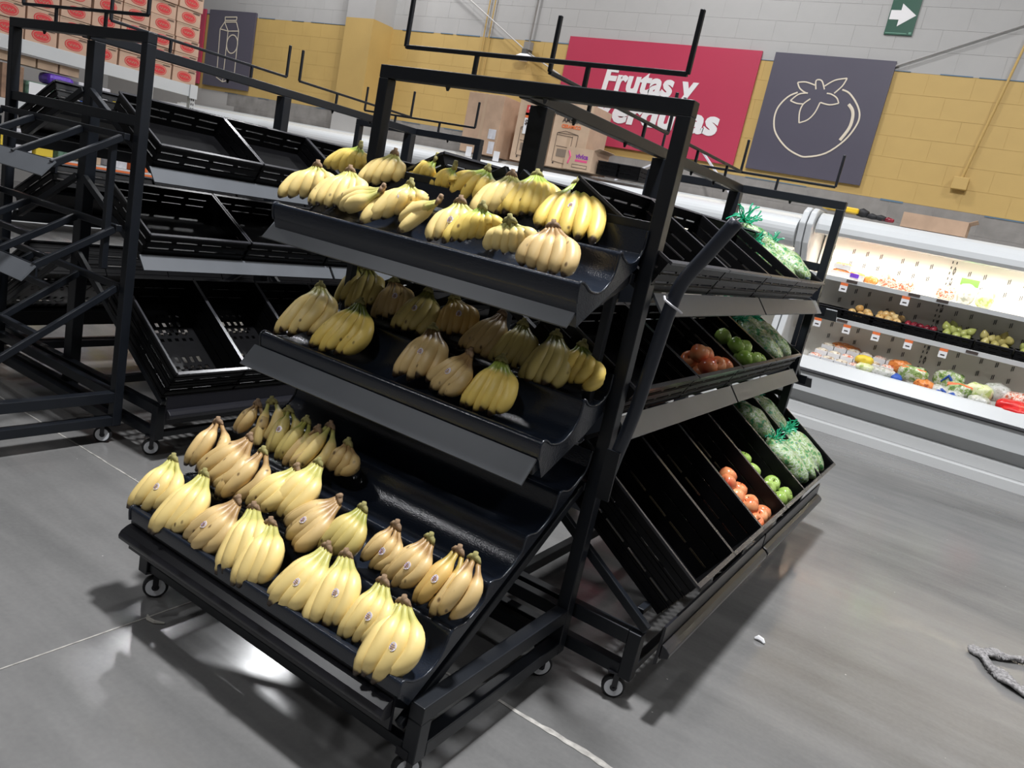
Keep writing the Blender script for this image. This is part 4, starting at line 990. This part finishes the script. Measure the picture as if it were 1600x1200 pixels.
# well of the lit case
wl = [(1250, 'CARROT', .55), (1284, 'CARROT', .5)]
i = 0
mush = []
for row in range(3):
    for k in range(6):
        px = 1258 + k * 23 + row * 4
        m_ = MUSH if (row + k) % 3 else SHRED
        pack('mushroom_tray', 'package', 'small tray of mushrooms, %s from the left in the %s row of the open well' % (ORD[k], ORD[row]), m_, .115, .12, .07, (X3(px), 7.99 + row * .15, .635 + row * .05), seed=i + 3, boxy=True, group='small trays in the open well'); i += 1
for px, y, z, w_, H, m_, lab, nm in (
    (1338, 8.08, .66, .16, .07, YEL, 'yellow corn pack lying on the trays in the open well', 'food_pack'),
    (1345, 7.97, .61, .16, .06, LETT, 'pale yellow pack below the corn pack in the well', 'food_pack'),
    (1376, 7.98, .58, .22, .09, CLEARPK, 'white pack lying left of the orange and green salad bag', 'food_pack'),
    (1395, 8.20, .66, .20, .10, CARROT, 'orange pack behind the salad bag in the well', 'food_pack'),
    (1420, 8.12, .62, .26, .12, SALAD, 'green salad bag with an orange top in the well', 'salad_bag'),
    (1398, 7.96, .58, .10, .07, BLUE, 'small blue and white pack at the front of the well', 'food_pack'),
    (1443, 7.98, .57, .17, .09, CARROT, 'heap of orange carrot packs at the well front', 'food_pack'),
    (1475, 8.22, .62, .26, .15, SALAD, 'tall bag of green herbs in the well', 'salad_bag'),
    (1468, 7.97, .57, .14, .08, CLEARPK, 'clear bag with a blue label left of the herb bag', 'salad_bag'),
    (1494, 8.04, .60, .22, .11, SALAD, 'mixed salad bag with orange carrots on top', 'salad_bag'),
    (1492, 7.96, .57, .14, .07, CLEARPK, 'white mushroom pack with a blue label, well front', 'food_pack'),
    (1524, 8.08, .62, .22, .12, LETT, 'light green lettuce bag in the middle of the well', 'salad_bag'),
    (1528, 7.96, .57, .18, .08, CLEARPK, 'clear pack of pale vegetables at the front, below lettuce', 'salad_bag'),
    (1548, 8.20, .63, .22, .14, CLEARPK, 'shiny clear salad bag behind the lettuce bag', 'salad_bag'),
    (1580, 8.16, .62, .26, .12, SHRED, 'pink and white pack at the back right of the well', 'food_pack'),
    (1580, 8.02, .58, .30, .10, REDPK, 'long red pack, upper of two at the right of the well', 'food_pack'),
    (1588, 7.95, .56, .30, .08, REDPK, 'long red pack, lower of two at the right of the well', 'food_pack'),
    (1292, 8.42, .66, .30, .10, CARROT, 'reddish orange pack at the back left of the well', 'food_pack')):
    o = pack(nm, 'bag' if 'bag' in nm else 'package', lab, m_, w_, .17, H * 1.15, (X3(px), y, z + .055), rz=rnd.uniform(-.3, .3), rx=.15, seed=px)
    if 'blue label' in lab or 'herbs' in lab: MB().tube([(-.05, -.05, H * .5), (.0, -.06, H * .95), (.05, -.05, H * .55)], .016, 6).build('label', BLUE, o)
    if 'orange top' in lab or 'carrots on top' in lab: MB().tube([(-.10, -.03, H * .9), (.0, -.03, H * 1.02), (.10, -.02, H * .9)], .02, 6).build('header', ORANGE, o)
# ------------------------------------------------------------------ boxes on top of the cases
def carton(label, x0, x1, y0, y1, z0, z1, m=CARD, open_top=False, cat='box', name='cardboard_box'):
    t = thing(name, label, cat, ((x0 + x1) / 2, (y0 + y1) / 2, z0))
    hx, hy, h = (x1 - x0) / 2, (y1 - y0) / 2, z1 - z0
    if open_top:
        for nm, b in (('front_wall', (-hx, hx, -hy, -hy + .006)), ('back_wall', (-hx, hx, hy - .006, hy)), ('side_wall', (-hx, -hx + .006, -hy + .006, hy - .006)), ('side_wall', (hx - .006, hx, -hy + .006, hy - .006)), ('bottom', (-hx, hx, -hy, hy))):
            boxo(nm, *b, 0 if nm != 'bottom' else -.004, h if nm != 'bottom' else 0, m, t)
        MB().bar((hx + .002, 0, h), (hx + .05, 0, h - .06), .005, hy * 1.9).build('flap', m, t) if False else MB().prism([(hx, h), (hx + .06, h + .03), (hx + .062, h + .026), (hx, h - .006)], 'y', -hy, hy).build('flap', m, t)
    else:
        boxo('body', -hx, hx, -hy, hy, 0, h, m, t, bevel=.004)
        boxo('tape', -hx * .08, hx * .08, -hy - .001, hy + .001, .0, h + .001, mat('packing_tape', (.50, .36, .25), .35) if 'packing_tape' not in bpy.data.materials else bpy.data.materials['packing_tape'], t)
    return t
c1 = carton('tall plain brown carton standing on the fridge top behind the bananas', -6.42, -5.86, 8.25, 8.85, 2.025, 2.76)
boxo('label', .13, .245, -.304, -.301, .20, .32, WHTGRY, c1); boxo('label', .16, .25, -.304, -.301, .02, .17, WHTGRY, c1)
def heater(x0, lab):
    t = carton(lab, x0, x0 + .50, 8.25, 8.72, 2.025, 2.78, CARDL)
    f = lambda s, x, z, sz, m=INK, b=.012: flat_text('print', s, (x, -.2375, z), sz, m, t, offset=b * .15, sx=.95, extrude=.001)
    f('CALEFACTOR', -.13, .60, .075); f('AMBIENTAL', -.13, .53, .075); f('CERAMICO', -.13, .465, .055, ORANGE)
    f('o Heatco', -.18, .69, .05) if False else None
    mb = MB()
    L = [((-.17, .40), (.12, .40)), ((-.17, .40), (-.17, .07)), ((.05, .38), (.05, .05)), ((-.17, .07), (.05, .05)), ((.12, .40), (.12, .10)), ((.05, .05), (.12, .10)), ((-.15, .25), (.03, .245)), ((-.17, .40), (-.06, .43)), ((-.06, .43), (.12, .40)), ((-.17, .38), (.05, .37))]
    for (a, b) in L: mb.bar((a[0], -.2365, a[1]), (b[0], -.2365, b[1]), .004, .004)
    mb.build('printed_drawing', INK, t)
    MB().box(-.13, .02, -.2385, -.236, .13, .22).build('printed_grille', mat('print_grey', (.22, .17, .13), .8) if 'print_grey' not in bpy.data.materials else bpy.data.materials['print_grey'], t)
    for x, z in ((-.15, .05), (.05, .03), (.12, .08)): MB().tube([(x, -.2385, z), (x, -.236, z)], .012, 8).build('printed_foot', INK, t)
    return t
h1 = heater(-5.62, 'tall heater carton with a red and white price card, left of the pair')
h2 = heater(-5.09, 'tall heater carton printed with a drawing, right of the pair')
pc = thing('price_card', 'red and white price card reading 2599 on the heater carton', 'price card', (-5.40, 8.006, 2.35))
boxo('card', -.10, .10, .0, .002, 0, .34, PAPER, pc)
boxo('red_band', -.10, .10, -.001, .0, .22, .34, RED, pc); boxo('orange_band', -.10, .10, -.001, .0, .19, .25, ORANGE, pc)
flat_text('price_print', '$2599', (-.09, -.001, .11), .085, INK, pc, offset=.002, sx=.8, extrude=.0006)
flat_text('band_print', 'PRECIO', (-.07, -.002, .285), .05, PAPER, pc, offset=.001, extrude=.0006)
pc.location.y = 8.235
c3 = carton('small carton with pink print and its top open, beside the heater cartons', -4.72, -4.36, 8.05, 8.45, 2.025, 2.27, CARDL, True)
flat_text('print', 'vivica', (-.04, -.2015, .13), .075, mat('violet_print', (.25, .05, .35), .6), c3, offset=.003, extrude=.001)
boxo('pink_print', -.04, .12, -.2015, -.2, .09, .115, PINK, c3); boxo('print_frame', -.07, .13, -.2012, -.2, .02, .06, INK, c3); boxo('print_field', -.065, .125, -.2018, -.2, .026, .054, CARDL, c3)
MB().tube([(-.14, -.201, .20), (-.11, -.201, .14), (-.13, -.201, .06)], .01, 6).build('printed_flower', PINK, c3)
for i, x in enumerate((-4.20, -3.92)):
    make_crate(crate_parts(.26, .3, .15, False), 'small black mesh crate on the fridge top, %s of two' % ('left' if i == 0 else 'right'), 'black crates on the fridge top', Matrix.Translation((x, 8.15, 2.03)))
carton('low open carton resting on the top of the lit case', -1.05, -.50, 8.15, 8.5, 2.05, 2.18, CARD, True)
o = boxo('yellow_tray', -.17, .17, -.12, .12, 0, .05, mat('yellow_plastic', (.85, .55, .03), .4), None, .012, (-1.62, 8.3, 2.09)); tag(o, 'shallow yellow plastic tray on the lit case top, left end', 'tray')
for i, (x, r_) in enumerate(((-1.42, .045), (-1.33, .03), (-1.25, .03), (-1.18, .025))):
    o = MB().tube([(-.05, 0, r_), (0, .02, r_ * 1.2), (.05, 0, r_)], [r_ * .6, r_, r_ * .7], 10).build('cable_bundle', RUBBER if i != 3 else PLUM, None, (x, 8.25, 2.06), smooth=True); tag(o, 'dark crumpled bundle on the lit case top, %s from the left' % ORD[i], 'cable', 'dark bundles on the lit case')
for i, x in enumerate((-6.15, -5.72)):
    o = boxo('small_card', -.045, .045, 0, .003, 0, .12, PAPER, None, 0, (x, 8.10, 1.96)); tag(o, 'small white card clipped to the fridge canopy, %s of two' % ('left' if i == 0 else 'right'), 'card')
for i, (a, b) in enumerate((((-4.35, 8.7, 2.03), (-3.95, 8.95, 2.35)), ((-3.35, 8.75, 2.50), (-2.75, 8.3, 2.06)))):
    o = MB().bar(a, b, .02, .02).build('brace_rod', WHTGRY); tag(o, 'pale slanting brace rod above the fridge, %s one' % ('left' if i == 0 else 'right'), 'rod')
# ------------------------------------------------------------------ white storage shelving with cartons, left
sh = thing('storage_shelving', 'white steel shelving at far left stacked with cartons', 'shelf', (-10.5, 5.3, 0))
X0 = .5
for z in (2.0, 1.38, .80):
    h_ = .15 if z > 1.9 else .09
    boxo('beam', X0 - .05, X0, -2.6, 1.56, z, z + h_, WHITE, sh, bevel=.003)
    boxo('deck', -.6, X0 - .05, -2.6, 1.56, z + h_ - .02, z + h_ - .004, WHITE, sh)
boxo('beam_end', X0, X0 + .02, 1.45, 1.56, 1.98, 2.16, WHITE, sh)
for y in (1.49, -2.5):
    for x in (X0 - .09, -.58): boxo('upright', x, x + .07, y, y + .07, 0, 2.10 if y > 0 else 3.4, WHITE, sh)
mb = MB()
for k in range(10):
    for dy in (.012, .042): mb.box(X0 - .020, X0 - .0195 + .001, 1.49 + dy, 1.49 + dy + .014, 1.98 - k * .06 - .03, 1.98 - k * .06)
mb.build('punched_holes', DGREY, sh)['kind'] = 'stuff'
boxo('orange_strip', X0, X0 + .003, -1.5, 1.2, .83, .87, ORANGE, sh)
CB = MB().box(-.50, 0, -.172, .172, 0, .18).mesh('body', BOXRED)
def oval(rx, ry, x, m, nm, cy=0, cz=.085, n=20):
    mb = MB(); vs = [(xx, cy + rx * math.copysign(abs(math.cos(a)) ** .8, math.cos(a)), cz + ry * math.sin(a)) for xx in (0.0005, x) for a in [2 * math.pi * i / n for i in range(n)]]
    return mb.add(vs, [tuple(range(n))[::-1], tuple(range(n, 2 * n))] + [(i, (i + 1) % n, n + (i + 1) % n, n + i) for i in range(n)]).mesh(nm, m)
OV = oval(.105, .062, .003, RED, 'red_oval')
OV2 = oval(.094, .052, .0036, CARDL, 'oval_ring'); OV3 = oval(.088, .047, .0042, RED, 'oval_field')
LN = MB().box(0, .003, .05, .15, .150, .157).box(0, .003, .06, .15, .163, .169).mesh('small_print', INK)
def wig():
    mb = MB(); mb.tube([(.004, -.065 + .01 * i, .083 + .016 * math.sin(i * 1.9)) for i in range(14)], .0035, 4)
    return mb.mesh('script_flourish', CARDL)
WG = wig()
FLAP = MB().box(0, .004, -.172, .172, .166, .178).mesh('lid_edge', CARDL)
for r_ in range(6):
    for k in range(9):
        z = 2.152 + r_ * .187; y = 6.66 - k * .365
        if k >= 6 and r_ > 3: continue
        t = thing('carton', 'brown carton with a red oval, %s from the far end, %s layer above the beam' % (ORD[k], ORD[r_]), 'box', (-10.02 + rnd.uniform(-.02, .012), y + rnd.uniform(-.006, .006), z), 'cartons with red ovals on the white shelving')
        link('body', CB, t)
        if k == 7 and r_ < 3: continue
        for me in (OV, OV2, OV3, WG, LN): link(me.name, me, t)
        if (r_ + k) % 2: link('lid_edge', FLAP, t)
def good(nm, cat, lab, y0, y1, z0, z1, m, dx=0, bev=.02):
    t = thing(nm, lab, cat, (-10.15 + dx, (y0 + y1) / 2, z0))
    boxo('body', -.2, .1, -(y1 - y0) / 2, (y1 - y0) / 2, 0, z1 - z0, m, t, bevel=bev)
    return t
# shelf below the beam (z 1.47)
good('goods_box', 'box', 'brown carton leftmost on the shelf under the white beam', 4.45, 4.68, 1.47, 1.85, BROWNBX, bev=.006)
g = good('goods_bag', 'bag', 'dark green sack with a white tag on the left shelf', 4.72, 5.12, 1.47, 1.72, GREENBAG, bev=.04)
boxo('tag', .101, .104, -.18, .06, .08, .24, PAPER, g)
good('goods_bag', 'bag', 'crumpled purple bag lying on the green sack', 4.96, 5.26, 1.73, 1.86, PURPLE, bev=.05)
g = good('goods_box', 'box', 'white and blue printed carton on the left shelf', 5.30, 5.70, 1.47, 1.84, WHTGRY, bev=.01)
boxo('blue_print', .101, .103, -.17, .17, .12, .20, BLUE, g)
g = good('goods_bag', 'bag', 'bright yellow printed bag on the left shelf', 5.72, 5.95, 1.47, 1.80, YEL, bev=.02)
boxo('dark_print', .101, .103, -.07, .08, .10, .14, INK, g); boxo('dark_print', .101, .103, -.09, .04, .18, .21, INK, g)
good('goods_box', 'box', 'plain tan carton between the yellow goods', 5.97, 6.08, 1.47, 1.72, BROWNBX, bev=.006)
good('goods_box', 'box', 'plain mustard yellow carton right of the tan one', 6.10, 6.45, 1.47, 1.72, YEL, bev=.006)
for k in range(5):
    good('goods_box', 'box', 'pale cream carton, %s from the left directly under the white beam' % ORD[k], 4.10 + k * .25, 4.33 + k * .25, 1.88, 1.985, CARDL, -.06, .006)
for k, (y, z, m_) in enumerate(((4.3, 1.0, YEL), (4.62, .90, WHTGRY), (4.86, .90, YEL), (5.12, .90, GREENBAG), (5.45, .9, CARDL), (5.8, .9, WHTGRY), (6.1, .9, ORANGE))):
    good('goods_box', 'box', '%s grocery pack, %s from the left on the lower white shelf' % ({YEL.name: 'yellow', WHTGRY.name: 'pale grey', GREENBAG.name: 'green', CARDL.name: 'tan', ORANGE.name: 'orange'}[m_.name], ORD[k]), y, y + .2, .89, .89 + .22 + .05 * (k % 3), m_, bev=.01)
for k, (y, z) in enumerate(((4.85, .16), (5.02, .12), (5.25, .10))):
    o = MB().tube([(0, 0, 0), (0, 0, .12), (0, 0, .15), (0, 0, .19)], [.035, .035, .015, .013], 10).build('sauce_bottle', RED if k < 2 else ORANGE, None, (-9.95, y, .16)); 
    tag(o, 'small red capped bottle low on the left shelving, %s from the left' % ORD[k], 'bottle')
boxo('low_shelf', -.6, X0 + .10, -1.6, 1.4, .10, .155, WHITE, sh)
# yellow card and pack seen through the left rack
o = boxo('yellow_card', 0, .003, -.05, .05, 0, .10, YEL, None, 0, (-6.0, 2.95, .78)); bpy.data.objects.remove(o)
# ------------------------------------------------------------------ on the floor
o = MB().tube([(-.02, 0, .006), (-.008, .006, .012), (.01, .004, .010), (.022, -.004, .005)], [.004, .011, .010, .004], 6).build('litter', PAPER, None, (-.43, 3.09, 0)); tag(o, 'tiny scrap of white litter on the floor right of the racks', 'litter')
o = MB().tube([(-.035, 0, .004), (-.012, -.012, .006), (.012, -.008, .006), (.035, .014, .004)], [.003, .007, .006, .003], 6).build('litter', mat('peel', (.42, .40, .36), .7), None, (-1.93, 1.374, 0)); tag(o, 'curved pale peel on the floor below the bottom banana tray', 'litter')
for i, (x, y) in enumerate(((-.958, 2.14), (-.945, 2.175))):
    o = MB().tube([(-.012, 0, .004), (.0, .003, .006), (.012, 0, .004)], [.003, .006, .003], 6).build('litter', PAPER, None, (x, y, 0)); tag(o, 'white crumb on the floor beside the banana rack base, %s of two' % ('near' if i == 0 else 'far'), 'litter')
mp = thing('mop_head', 'grey twisted mop yarn lying on the floor at the right edge', 'mop', (.50, 3.9, 0))
MOP = mat('mop_yarn', (.27, .26, .26), .95, noise=.5, nscale=80)
r3 = random.Random(5)
def strand(path, off):
    pts = []
    for i, (x, y) in enumerate(catm(path, 8)):
        pts.append((x - .5 + math.cos(i * 1.3 + off) * .024, y - 3.9 + math.sin(i * 1.1 + off) * .022, .018 + .008 * math.sin(i * 1.7 + off)))
    return pts
for j in range(10):
    MB().tube(strand([(.33, 3.905), (.365, 3.86), (.40, 3.79), (.46, 3.72), (.56, 3.66), (.70, 3.62)], j * .9), .009, 6).build('yarn', MOP, mp, smooth=True)
for j in range(5):
    MB().tube(strand([(.345, 3.90), (.40, 3.95), (.46, 3.99), (.55, 4.03), (.68, 4.06)], j * 1.3), .008, 6).build('yarn', MOP, mp, smooth=True)
